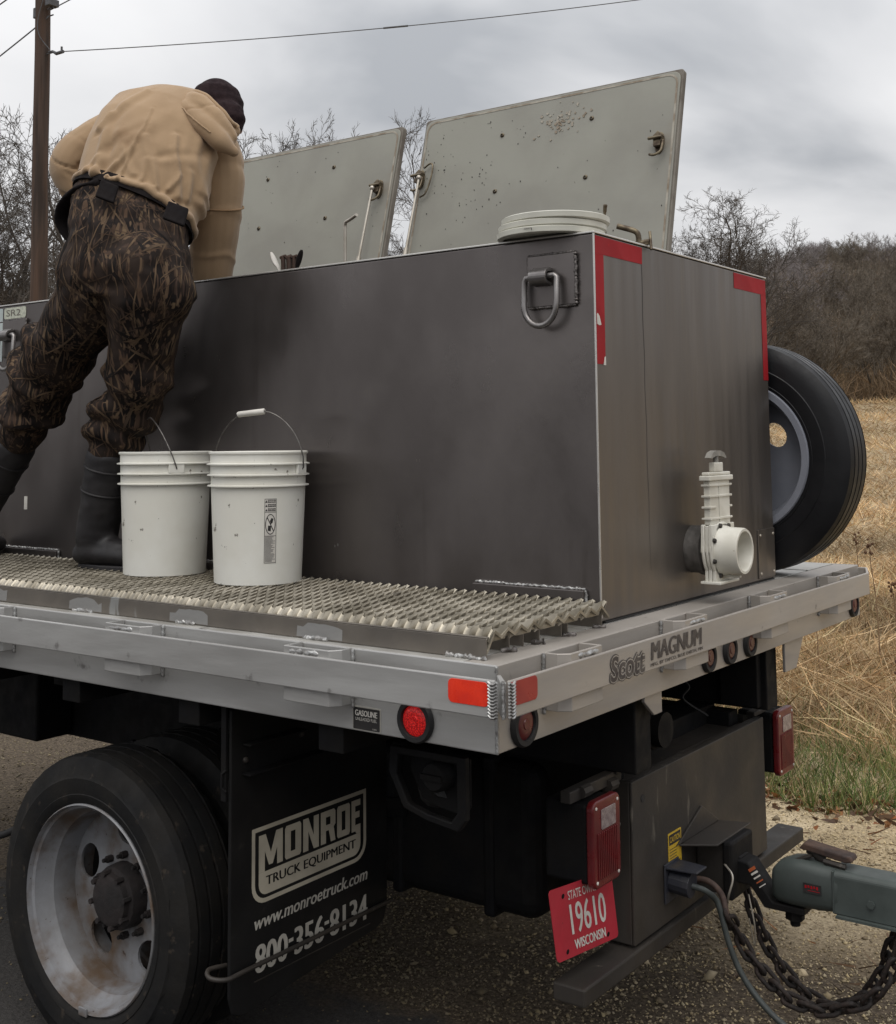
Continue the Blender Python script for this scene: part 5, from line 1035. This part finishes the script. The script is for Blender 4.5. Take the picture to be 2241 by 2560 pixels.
mb = MB(); c = ARMR[2]; t_ = (ARMR[3]-ARMR[1]).normalized(); s = t_.cross(Y).normalized(); n_ = t_.cross(s); mb.tube([c+s*(.0935*math.cos(a))+n_*(.0935*math.sin(a)) for a in np.linspace(0, 2*math.pi, 28, endpoint=False)], .0032, 6, closed=True); build(mb, 'sleeve_seam', RIB, sw_, smooth=60)
mb = MB()
capsule(mb, [V3((-1.735, .58, 1.868)), V3((-1.615, .545, 1.806)), V3((-1.535, .55, 1.738)), V3((-1.488, .58, 1.682)), V3((-1.472, .625, 1.652))], [.018, .036, .046, .042, .022], 16, 6, .8)
capsule(mb, [V3((-1.73, .61, 1.880)), V3((-1.61, .58, 1.824)), V3((-1.53, .59, 1.76)), V3((-1.495, .63, 1.705))], [.024, .042, .044, .028], 14, 6)
capsule(mb, [V3((-1.735, .64, 1.882)), V3((-1.645, .62, 1.848)), V3((-1.56, .63, 1.79)), V3((-1.515, .665, 1.738))], [.026, .034, .034, .026], 14, 6)
def hoodfold(p, n):
    q = p-V3((-1.595, .585, 1.838)); a_ = q.dot(V3((.8, 0, -.6))); b_ = q.dot(V3((.6, 0, .8))); t = mnoise.noise(V3((p.x*10, p.y*8, p.z*10)))*.004
    for c0, a0, a1, am, w in ((.018, -.12, .2, .006, .008), (-.012, .0, .14, -.005, .01)):
        d_ = b_-c0-.12*a_*a_*8-.01*math.sin(a_*30); t += am*math.exp(-(d_/w)**2)*max(0, min(1, (a_-a0)/.05))*max(0, min(1, (a1-a_)/.05))
    for ca, w in ((.06, .007),): t -= .003*math.exp(-((a_-ca-b_*.6)/w)**2)
    return t
hd_ = person_part(mb, 'hood', COTTON, .0062, 7, hoodfold, sw_)
hv_ = [v_.co+WL[hd_.name] for v_ in hd_.data.vertices]; hb_ = BVHTree.FromPolygons(hv_, [tuple(p.vertices) for p in hd_.data.polygons])
for nm_, pts_, r_ in (('hood_rim', [(-1.76, .63, 1.93), (-1.67, .60, 1.91), (-1.58, .60, 1.87), (-1.50, .62, 1.81), (-1.46, .66, 1.75)], .0085), ('hood_seam', [(-1.74, .5, 1.87), (-1.62, .46, 1.82), (-1.53, .46, 1.755), (-1.46, .5, 1.70)], .003)):
    pp_ = []
    for p in bez(pts_, 8):
        h_ = hb_.find_nearest(p)
        if h_[0] is not None: pp_.append(h_[0]+h_[1]*r_*.25)
    mb = MB(); mb.tube(pp_, r_, 8); build(mb, nm_, COTTON, sw_, smooth=60)
mb = MB(); mb.ball(HEAD+V3((0, 0, .012)), .103, 22, (.86, 1.0, .98)); capsule(mb, [HEAD+V3((-.03, -.02, .015)), HEAD+V3((.06, -.01, -.045))], [.075, .07], 14, 4); person_part(mb, 'beanie', BEAN, .0075, 4, lambda p, n: .0016*math.sin(p.z*160))
# ================================================================ POLE AND LINES
PX_, PY_ = -15.58, 9.7
po = thing('utility_pole', 'weathered wooden utility pole behind the man', 'utility pole', (PX_, PY_, float(terr(PX_, PY_))))
mb = MB(); z0 = float(terr(PX_, PY_))-.4; nz_ = 14; pts = [(PX_+.01*math.sin(i*1.3)-.008*i, PY_, z0+(9.6-z0)*i/nz_) for i in range(nz_+1)]; mb.tube(pts, [.15-.03*i/nz_ for i in range(nz_+1)], 18); build(mb, 'pole_shaft', POLEW, po, smooth=60)
mb = MB(); mb.tube(bez([(PX_+.13, PY_-.06, 8.4), (PX_+.0, PY_-.15, 7.8), (PX_+.02, PY_-.14, 7.5), (PX_+.16, PY_-.03, 7.25)]), .008, 6); build(mb, 'ground_wire', LINE, po, smooth=60)
mb = MB(); mb.tube([(PX_+.1, PY_, 7.23), (PX_+.2, PY_, 7.22), (PX_+.28, PY_+.02, 7.17), (PX_+.46, PY_+.02, 7.17)], [.018, .022, .03, .03], 8); mb.tube([(PX_+.42, PY_+.02, 7.15), (PX_+.42, PY_+.02, 7.26)], .018, 8); build(mb, 'line_clamp', LINE, po, smooth=50)
for z in (7.85, 7.98, 7.2): mb = MB(); mb.tube([(PX_-.22, PY_, z), (PX_+.2, PY_, z)], .012, 6); build(mb, 'through_bolt', LINE, po)
for a, b in (((PX_+.1, PY_-.1, 8.0), (PX_+.22, PY_+.1, 8.12)), ((PX_-.2, PY_-.12, 7.84), (PX_-.12, PY_+.1, 8.02)), ((PX_-.28, PY_-.05, 8.22), (PX_-.1, PY_+.05, 8.32))): mb = MB(); mb.box(a, b); build(mb, 'line_bracket', LINE, po, .01)
def wire(label, a, b, r, sag, n=24, spl=None):
    a, b = V3(a), V3(b); pts = [a.lerp(b, i/n)-Z*(sag*4*(i/n)*(1-i/n)) for i in range(n+1)]; m_ = MB(); m_.tube(pts, r, 6)
    w = thing('power_line', label, 'wire', a); build(m_, 'conductor', LINE, w, smooth=60)
    if spl: p = pts[spl]; q = pts[spl+1]; m_ = MB(); m_.tube([p, q], r*2.0, 6); build(m_, 'splice', LINE, w, smooth=60)
e1 = V3((-10.1, 16.3, 8.9)); s1 = V3((PX_+.46, PY_+.02, 7.17)); wire('overhead line running right from the pole clamp across the sky', s1, s1+(e1-s1)*2.2, .0085, .3, 40, 12)
wire('lower of the two slanting lines left of the pole', (PX_+.1, PY_, 7.85), (-20.5, 8.4, 4.2+1.2), .012, .1); wire('upper of the two slanting lines left of the pole top', (PX_-.1, PY_-.1, 8.55), (-20.5, 7.9, 6.2), .012, .1)
wire('short line rising to the right from the pole top', (PX_+.1, PY_, 7.95), (-12.0, 12.2, 10.4), .01, .05)
# ================================================================ TREES
def tree_mesh(name, seed, H, spread=.9, levels=5, multi=1, thick=.13, up=.35, twig=.012):
    rnd = random.Random(seed); V, F, T_ = [], [], []
    def seg_tube(pts, rs, n):
        o = len(V)
        for i, p in enumerate(pts):
            t = (pts[min(i+1, len(pts)-1)]-pts[max(i-1, 0)]).normalized(); a = Vector((0, 0, 1)) if abs(t.z) < .8 else Vector((1, 0, 0)); s = t.cross(a).normalized(); b = t.cross(s)
            for j in range(n): q = 2*math.pi*j/n; V.append(tuple(p+s*(rs[i]*math.cos(q))+b*(rs[i]*math.sin(q))))
        for i in range(len(pts)-1):
            for j in range(n): F.append((o+i*n+j, o+i*n+(j+1) % n, o+(i+1)*n+(j+1) % n, o+(i+1)*n+j))
    def branch(p, d, L, r, lv):
        k = 6 if lv == 0 else (5 if lv < 3 else 3); pts = [p]; dd = d.copy(); jit = (.09, .13, .16, .18, .2, .2)[lv]
        for i in range(k):
            dd = (dd+Vector((rnd.gauss(0, jit), rnd.gauss(0, jit), rnd.gauss(0, jit)+up*(.1 if lv else .04)))).normalized(); pts.append(pts[-1]+dd*(L/k))
        e = r*(.42 if lv < levels else .3); rs = [r+(e-r)*i/k for i in range(k+1)]; seg_tube(pts, rs, 6 if lv < 1 else (4 if lv < 3 else 3))
        if lv >= levels: return
        nc = (6, 6, 5, 4, 3, 3)[lv]+rnd.randint(0, 1)
        for c in range(nc):
            f = (.3 if lv == 0 else .18)+(.72 if lv == 0 else .82)*((c+rnd.random())/nc); f = min(f, 1.0); i = min(int(f*k), k-1); q = pts[i].lerp(pts[i+1], f*k-i)
            t = (pts[i+1]-pts[i]).normalized(); a = rnd.uniform(0, 2*math.pi); s = t.cross(Vector((0, 0, 1)) if abs(t.z) < .9 else Vector((1, 0, 0))).normalized(); b = t.cross(s); ang = rnd.uniform(.35, .8)*spread
            nd = (t*math.cos(ang)+(s*math.cos(a)+b*math.sin(a))*math.sin(ang)); rr_ = max(twig, rs[i]*rnd.uniform(.42, .6)); branch(q, nd, L*rnd.uniform(.5, .72)*(1-.3*f), rr_, lv+1)
    for m_i in range(multi):
        a = rnd.uniform(0, 6.28); d = Vector((math.cos(a)*.28*(multi > 1), math.sin(a)*.28*(multi > 1), 1)).normalized(); branch(Vector((math.cos(a)*.15*(multi > 1), math.sin(a)*.15*(multi > 1), -.3)), d, H*.42, thick, 0)
    V = np.array(V); V[:, :] *= H/ V[:, 2].max()
    me = bpy.data.meshes.new(name); me.from_pydata([tuple(p) for p in V], [], F); me.materials.append(BARK)
    at = me.attributes.new('tint', 'FLOAT_COLOR', 'POINT'); g = np.ones((len(V), 4), np.float32); at.data.foreach_set('color', g.ravel()); return me
BARKHAZE = mat('hazed_ridge_bark', (.27, .24, .235), (.2, .178, .172), 3, rough=.95)  # haze over the far trees, put into a lighter bark colour
TM = [tree_mesh('bare_tree', 3, 10, 1.15, 5, 3, .1, twig=.0048), tree_mesh('bare_tree', 5, 10, 1.05, 5, 2, .12, twig=.0048), tree_mesh('bare_tree', 9, 10, 1.15, 5, 1, .14, twig=.005), tree_mesh('bare_tree', 14, 6, .9, 4, 4, .05, twig=.006), tree_mesh('bare_tree', 21, 6, .85, 4, 3, .06, twig=.006)]
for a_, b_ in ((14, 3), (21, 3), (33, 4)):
    q_ = tree_mesh('bare_tree', a_, 6, .9, 4, b_, .045, twig=.0055); q_.materials[0] = BARKHAZE; TM.append(q_)
def polar(az_, r): f2 = Vector((F_.x, F_.y)).normalized(); r2 = Vector((f2.y, -f2.x)); p = f2*math.cos(az_)+r2*math.sin(az_); return CAMP.x+p.x*r, CAMP.y+p.y*r
def px_az(px_): return math.atan((px_-896)*1.2506/2999.4)
def tree(px_, r, h, kind, label, group, rot=0.0, sxy=1.0, dz=0):
    x, y = polar(px_az(px_), r); z = float(terr(x, y)); o = bpy.data.objects.new('bare_tree', TM[kind]); COL.objects.link(o); o.location = (x, y, z+dz); H0 = 10 if kind < 3 else 6
    s = h/H0; o.scale = (s*sxy, s*sxy, s); o.rotation_euler = (0, 0, rot); tag(o, label, 'tree', group); return o
NEAR = 'bare trees close behind the truck'
tree(1415, 40, 7.7, 0, 'dark bare many-stemmed tree right of the raised lid', NEAR, 1.0, 1.2); tree(1485, 42, 5.9, 2, 'lower bare tree to the right of the many-stemmed tree', NEAR, 4.2, 1.1); tree(1345, 42, 6.8, 1, 'bare tree half hidden by the right edge of the near lid', NEAR, 2.2, .9)
tree(690, 36, 10.2, 1, 'tallest bare tree crown rising above the middle of the far lid', NEAR, .4, .8); tree(590, 34, 9.0, 0, 'bare tree crown above the left half of the far lid', NEAR, 1.7, .75); tree(800, 33, 9.2, 2, 'bare tree seen through the gap between the two lids', NEAR, 2.9, .8); tree(500, 33, 8.2, 2, 'bare tree crown just right of the man’s hood', NEAR, .9, .7)
tree(95, 26, 7.6, 2, 'spreading bare tree directly behind the utility pole', NEAR, 2.0, 1.05); tree(10, 30, 8.4, 1, 'bare tree at the left edge of the photo', NEAR, .3, .9); tree(-90, 32, 8.8, 0, 'bare tree just outside the left edge', NEAR, 1.2, .9); tree(250, 34, 8.0, 0, 'bare tree hidden behind the bending man', NEAR, 2.6, .8)
RID = 'bare trees along the hill ridge'
rr2 = random.Random(4)
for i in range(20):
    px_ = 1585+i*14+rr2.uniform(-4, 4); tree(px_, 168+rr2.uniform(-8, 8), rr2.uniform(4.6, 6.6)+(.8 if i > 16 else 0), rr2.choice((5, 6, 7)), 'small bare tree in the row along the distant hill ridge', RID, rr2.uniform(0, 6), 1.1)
for px_, l_ in ((18, 'hillside tree showing behind the twigs at the left edge'), (58, 'hillside tree showing just left of the utility pole'), (792, 'left one of two far trees in the gap between the lids'), (832, 'right one of two far trees in the gap between the lids')):
    tree(px_, 120+rr2.uniform(-20, 30), rr2.uniform(5, 8), rr2.choice((0, 1, 3, 4)), l_, 'bare trees on the hillside behind the truck', rr2.uniform(0, 6), 1.1)
SAPB = mat('brown_sapling_bark', (.16, .132, .1), (.11, .09, .07), 3, rough=.95)
for a_, b_ in ((41, 4), (52, 5)):
    q_ = tree_mesh('bare_tree', a_, 6, .95, 4, b_, .04, twig=.006); q_.materials[0] = SAPB; TM.append(q_)
BR = 'bushy saplings at the foot of the hill'
for i in range(11):
    px_ = 1480+i*36+rr2.uniform(-10, 10); tree(px_, rr2.uniform(46, 66), rr2.uniform(3.2, 5.0), rr2.choice((8, 9)), 'bare bushy sapling standing in the brown thicket beyond the field', BR, rr2.uniform(0, 6), 1.2)
for i in range(22):
    px_ = 1490+i*17+rr2.uniform(-12, 12); tree(px_, rr2.uniform(78, 150), rr2.uniform(4.5, 6.5), rr2.choice((8, 9, 5)), 'small bare tree growing partway up the brown hillside', 'bare trees partway up the hillside', rr2.uniform(0, 6), 1.3)
# ---------------------------------------------------------------- thicket, grass, gravel (uncountable cover)
def blades(name, P, Dr, H, Wd, col, m, curve=.25):
    """tapered three-triangle blades: base P, direction Dr (unit), height H, half width Wd"""
    n = len(P); side = np.cross(Dr, RNG.normal(size=(n, 3))); side /= np.linalg.norm(side, axis=1)[:, None]+1e-9
    bend = np.cross(side, Dr)*RNG.uniform(-curve, curve, (n, 1))*H[:, None]
    mid = P+Dr*(H*.55)[:, None]+bend*.35; tip = P+Dr*H[:, None]+bend
    s = side*Wd[:, None]; V = np.stack([P-s, P+s, mid-s*.8, mid+s*.8, tip], 1).reshape(-1, 3)
    b = np.arange(n)*5; F = np.stack([b, b+1, b+3, b, b+3, b+2, b+2, b+3, b+4], 1).reshape(-1)
    me = bpy.data.meshes.new(name); me.vertices.add(len(V)); me.vertices.foreach_set('co', V.ravel().astype(np.float32)); nl_ = n*9; me.loops.add(nl_); me.loops.foreach_set('vertex_index', F.astype(np.int32)); me.polygons.add(n*3); me.polygons.foreach_set('loop_start', (np.arange(n*3)*3).astype(np.int32)); me.update(calc_edges=True)
    at = me.attributes.new('tint', 'FLOAT_COLOR', 'POINT'); c = np.repeat(np.concatenate([col, np.ones((n, 1))], 1), 5, 0); at.data.foreach_set('color', c.ravel().astype(np.float32))
    return finish(me, name, m, None, (0, 0, 0), kind='stuff')
f2 = np.array([F_.x, F_.y])/math.hypot(F_.x, F_.y); r2_ = np.array([f2[1], -f2[0]])
def scatter(n, r0, r1, a0, a1, power=1.0):
    r = r0*(r1/r0)**(RNG.random(n)**power); a = RNG.uniform(a0, a1, n); d = np.cos(a)[:, None]*f2+np.sin(a)[:, None]*r2_; xy = np.array([CAMP.x, CAMP.y])+d*r[:, None]; return xy[:, 0], xy[:, 1], r, a
def dirs(n, lean_lo, lean_hi):
    le = RNG.uniform(lean_lo, lean_hi, n); a = RNG.uniform(0, 2*np.pi, n); return np.stack([np.sin(le)*np.cos(a), np.sin(le)*np.sin(a), np.cos(le)], 1)
def lump(x, y, s, o=0.0): return .5+.25*np.sin(x*s+1.7*np.sin(y*s*.7+o)+o)+.25*np.sin(y*s*1.3+1.3*np.sin(x*s*.9)+2*o)
# thicket on the hill
x, y, r, a = scatter(14000, 47, 178, -.42, .5, .75); keep = np.ones(len(x), bool); nb = 30
cx = np.repeat(x, nb); cy = np.repeat(y, nb); cr = np.repeat(r, nb); ca = np.repeat(a, nb); n = len(cx)
hh = RNG.uniform(1.2, 2.6, len(x))*(1+.5*(lump(x, y, .12)-.5)); hh = np.repeat(hh, nb); fade0 = np.clip((cr-70)/80, 0, 1); hh = hh*(1+.7*fade0)
sp = RNG.normal(0, .55, (n, 2))*(1+1.2*fade0[:, None]); bx_, by_ = cx+sp[:, 0], cy+sp[:, 1]; D = np.stack([sp[:, 0]*.5, sp[:, 1]*.5, np.ones(n)], 1)+RNG.normal(0, .55, (n, 3)); D /= np.linalg.norm(D, axis=1)[:, None]
up0 = RNG.random(n)*hh*.5; P = np.stack([bx_, by_, terr(bx_, by_)+up0*.9-.1], 1); H = hh*RNG.uniform(.35, .75, n); W_b = .004+cr*.00017*RNG.uniform(.6, 1.4, n)
ol = np.clip((lump(cx, cy, .1, 1.0)-.3)*3, 0, 1)*np.clip((125-cr)/50, 0, 1)*np.clip((.26-ca)/.1+.5, .2, 1); cl0 = np.array([.95, .78, .66]); cl1 = np.array([1.6, 1.42, .85]); tint = cl0*(1-ol[:, None])+cl1*ol[:, None]
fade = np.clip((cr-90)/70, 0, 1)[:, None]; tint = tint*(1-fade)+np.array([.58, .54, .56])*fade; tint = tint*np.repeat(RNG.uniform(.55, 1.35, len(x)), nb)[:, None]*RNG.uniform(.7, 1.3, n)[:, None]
tint = tint*(.72+.28*np.clip((cr-52)/12, 0, 1))[:, None]; blades('brush_thicket', P, D, H, W_b, tint*1.3, BRUSH, .5)
# field of dry matted grass
def grass(name, n, r0, r1, a0, a1, hl, hh_, lean, cols, ymin, wd, pw=1.0, ymax=None):
    x, y, r, a = scatter(n, r0, r1, a0, a1, pw); edge = ymin+.22*np.sin(x*2.1)+.12*np.sin(x*5.3+1); ok = y > edge
    if ymax is not None: ok &= y < ymax+.5*np.sin(x*1.1)+RNG.normal(0, .35, n)
    x, y, r, a = x[ok], y[ok], r[ok], a[ok]; n = len(x); D = dirs(n, *lean); k = lump(x, y, 1.1)*.6+lump(x, y, 3.3, 2)*.4
    H = RNG.uniform(hl, hh_, n)*(.55+.9*k)*(1+np.clip((r-12)/30, 0, 1)*.5); W = wd*(.5+r*.085)*RNG.uniform(.6, 1.4, n); c = cols[RNG.integers(0, len(cols), n)]*RNG.uniform(.65, 1.25, (n, 1))*(.5+.85*lump(x, y, .8, 1.0))[:, None]*(.75+.5*lump(x, y, 2.6, 3.0))[:, None]
    return blades(name, np.stack([x, y, terr(x, y)-.01], 1), D, H, W, c, GRASSD, .45)
DRY = np.array([[1, 1, 1], [1.15, 1.1, 1.05], [.85, .78, .7], [.7, .58, .48], [1.05, .9, .75], [.9, .95, .85]]); GRN = np.array([[.2, .42, .17], [.26, .5, .2], [.38, .56, .26], [.6, .72, .45], [.15, .33, .12], [.9, .9, .85]])
grass('dry_grass', 100000, 6, 16, -.05, .5, .1, .34, (.7, 1.55), DRY, 4.6, .0022, .9); grass('dry_grass', 100000, 15, 48, -.1, .5, .1, .26, (.7, 1.55), DRY, 4.6, .0022, 1.0); grass('dry_grass', 30000, 6, 48, -.6, -.05, .16, .4, (.5, 1.5), DRY, 4.6, .0024)
grass('dry_grass', 5000, 6, 15, -.05, .5, .5, 1.0, (1.2, 1.56), DRY*1.15, 4.9, .0034); grass('dry_grass', 3500, 6, 14, -.05, .5, .25, .5, (.2, 1.1), DRY, 4.9, .0022); grass('green_grass', 46000, 5.6, 11, -.05, .5, .08, .24, (.1, 1.0), GRN, 3.75, .0022, 1.0, 5.3); grass('green_grass', 5000, 9, 16, -.05, .5, .05, .16, (.2, 1.2), GRN[:4], 6, .0022, 1.0, 13)
# dead leaves along the gravel edge
n = 2600; x = RNG.uniform(-4, 3, n); y = 3.7+RNG.normal(0, .13, n)+.1*np.sin(x*2); P = np.stack([x, y, terr(x, y)+.004], 1); D = dirs(n, 1.1, 1.55); blades('leaf_litter', P, D, RNG.uniform(.02, .07, n), RNG.uniform(.006, .016, n), np.array([[1, 1, 1], [1.8, 1.2, .8], [.7, .7, .75], [2.2, 1.9, 1.5]])[RNG.integers(0, 4, n)]*RNG.uniform(.6, 1.3, (n, 1)), LEAFM, .6)
n = 900; x = RNG.uniform(-3, 2.5, n); y = RNG.uniform(1.6, 3.7, n); P = np.stack([x, y, terr(x, y)+.004], 1); D = dirs(n, 1.2, 1.55); blades('leaf_litter', P, D, RNG.uniform(.03, .12, n), RNG.uniform(.0015, .004, n), np.array([[.8, .8, .8], [1.8, 1.4, 1.1], [.6, .6, .6]])[RNG.integers(0, 3, n)], LEAFM, .6)
# tall dead weed stalks standing in the field
for (px_, r, h, wl_) in ((1738, 9.4, .95, 'tallest dead weed stalk with a brown seed head beside the bed corner'), (1782, 8.7, .75, 'dead weed stalk at the right edge of the field'), (1768, 7.6, .4, 'short dead weed stalk low near the right edge'), (1620, 9.0, .5, 'dead weed stalk under the far end of the bed'), (1700, 11.5, .8, 'dead weed stalk standing farther back in the field')):
    x, y = polar(px_az(px_), r); z = float(terr(x, y)); m_ = MB(); le = random.uniform(-.1, .02); pts = [(x+le*h*(i/8)**1.5+random.uniform(-.006, .006), y+random.uniform(-.006, .006), z+h*i/8) for i in range(9)]; m_.tube(pts, [.006-.003*i/8 for i in range(9)], 6)
    w = thing('weed_stalk', wl_, 'plant', (x, y, z), 'dead weed stalks in the field'); build(m_, 'stem', mat('weed_stem', (.25, .16, .085), (.16, .1, .055), 20, rough=.9), w, smooth=60)
    m_ = MB(); tp = Vector(pts[-1])
    for k in range(14): m_.ball(tp+Vector((random.gauss(0, .014), random.gauss(0, .014), random.gauss(0, .028))), random.uniform(.007, .014), 6)
    build(m_, 'seed_head', mat('seed_head', (.13, .065, .03), (.08, .042, .022), 40, rough=.95), w)
# gravel
def stones(name, n, x0, x1, y0, y1, s0, s1):
    x = RNG.uniform(x0, x1, n); y = RNG.uniform(y0, y1, n); s = RNG.uniform(s0, s1, n)*(.6+.8*RNG.random(n)**3); z = terr(x, y)+s*.25
    base = np.array([[1, 0, 0], [-1, 0, 0], [0, 1, 0], [0, -1, 0], [0, 0, 1], [0, 0, -1]], float); tri = np.array([[0, 2, 4], [2, 1, 4], [1, 3, 4], [3, 0, 4], [2, 0, 5], [1, 2, 5], [3, 1, 5], [0, 3, 5]])
    q = base[None]*RNG.uniform(.55, 1.25, (n, 6, 1))*np.stack([s, s*RNG.uniform(.6, 1, n), s*RNG.uniform(.4, .8, n)], 1)[:, None, :]; an = RNG.uniform(0, 6.28, n); c_, s_ = np.cos(an), np.sin(an); qx = q[:, :, 0]*c_[:, None]-q[:, :, 1]*s_[:, None]; qy = q[:, :, 0]*s_[:, None]+q[:, :, 1]*c_[:, None]; tl_ = RNG.normal(0, .35, (n, 1)); qz = q[:, :, 2]+qx*tl_
    V = np.stack([qx+x[:, None], qy+y[:, None], qz+z[:, None]], 2).reshape(-1, 3); F = (np.arange(n)[:, None, None]*6+tri[None]).reshape(-1)
    me = bpy.data.meshes.new(name); me.vertices.add(len(V)); me.vertices.foreach_set('co', V.ravel().astype(np.float32)); me.loops.add(len(F)); me.loops.foreach_set('vertex_index', F.astype(np.int32)); me.polygons.add(n*8); me.polygons.foreach_set('loop_start', (np.arange(n*8)*3).astype(np.int32)); me.update(calc_edges=True)
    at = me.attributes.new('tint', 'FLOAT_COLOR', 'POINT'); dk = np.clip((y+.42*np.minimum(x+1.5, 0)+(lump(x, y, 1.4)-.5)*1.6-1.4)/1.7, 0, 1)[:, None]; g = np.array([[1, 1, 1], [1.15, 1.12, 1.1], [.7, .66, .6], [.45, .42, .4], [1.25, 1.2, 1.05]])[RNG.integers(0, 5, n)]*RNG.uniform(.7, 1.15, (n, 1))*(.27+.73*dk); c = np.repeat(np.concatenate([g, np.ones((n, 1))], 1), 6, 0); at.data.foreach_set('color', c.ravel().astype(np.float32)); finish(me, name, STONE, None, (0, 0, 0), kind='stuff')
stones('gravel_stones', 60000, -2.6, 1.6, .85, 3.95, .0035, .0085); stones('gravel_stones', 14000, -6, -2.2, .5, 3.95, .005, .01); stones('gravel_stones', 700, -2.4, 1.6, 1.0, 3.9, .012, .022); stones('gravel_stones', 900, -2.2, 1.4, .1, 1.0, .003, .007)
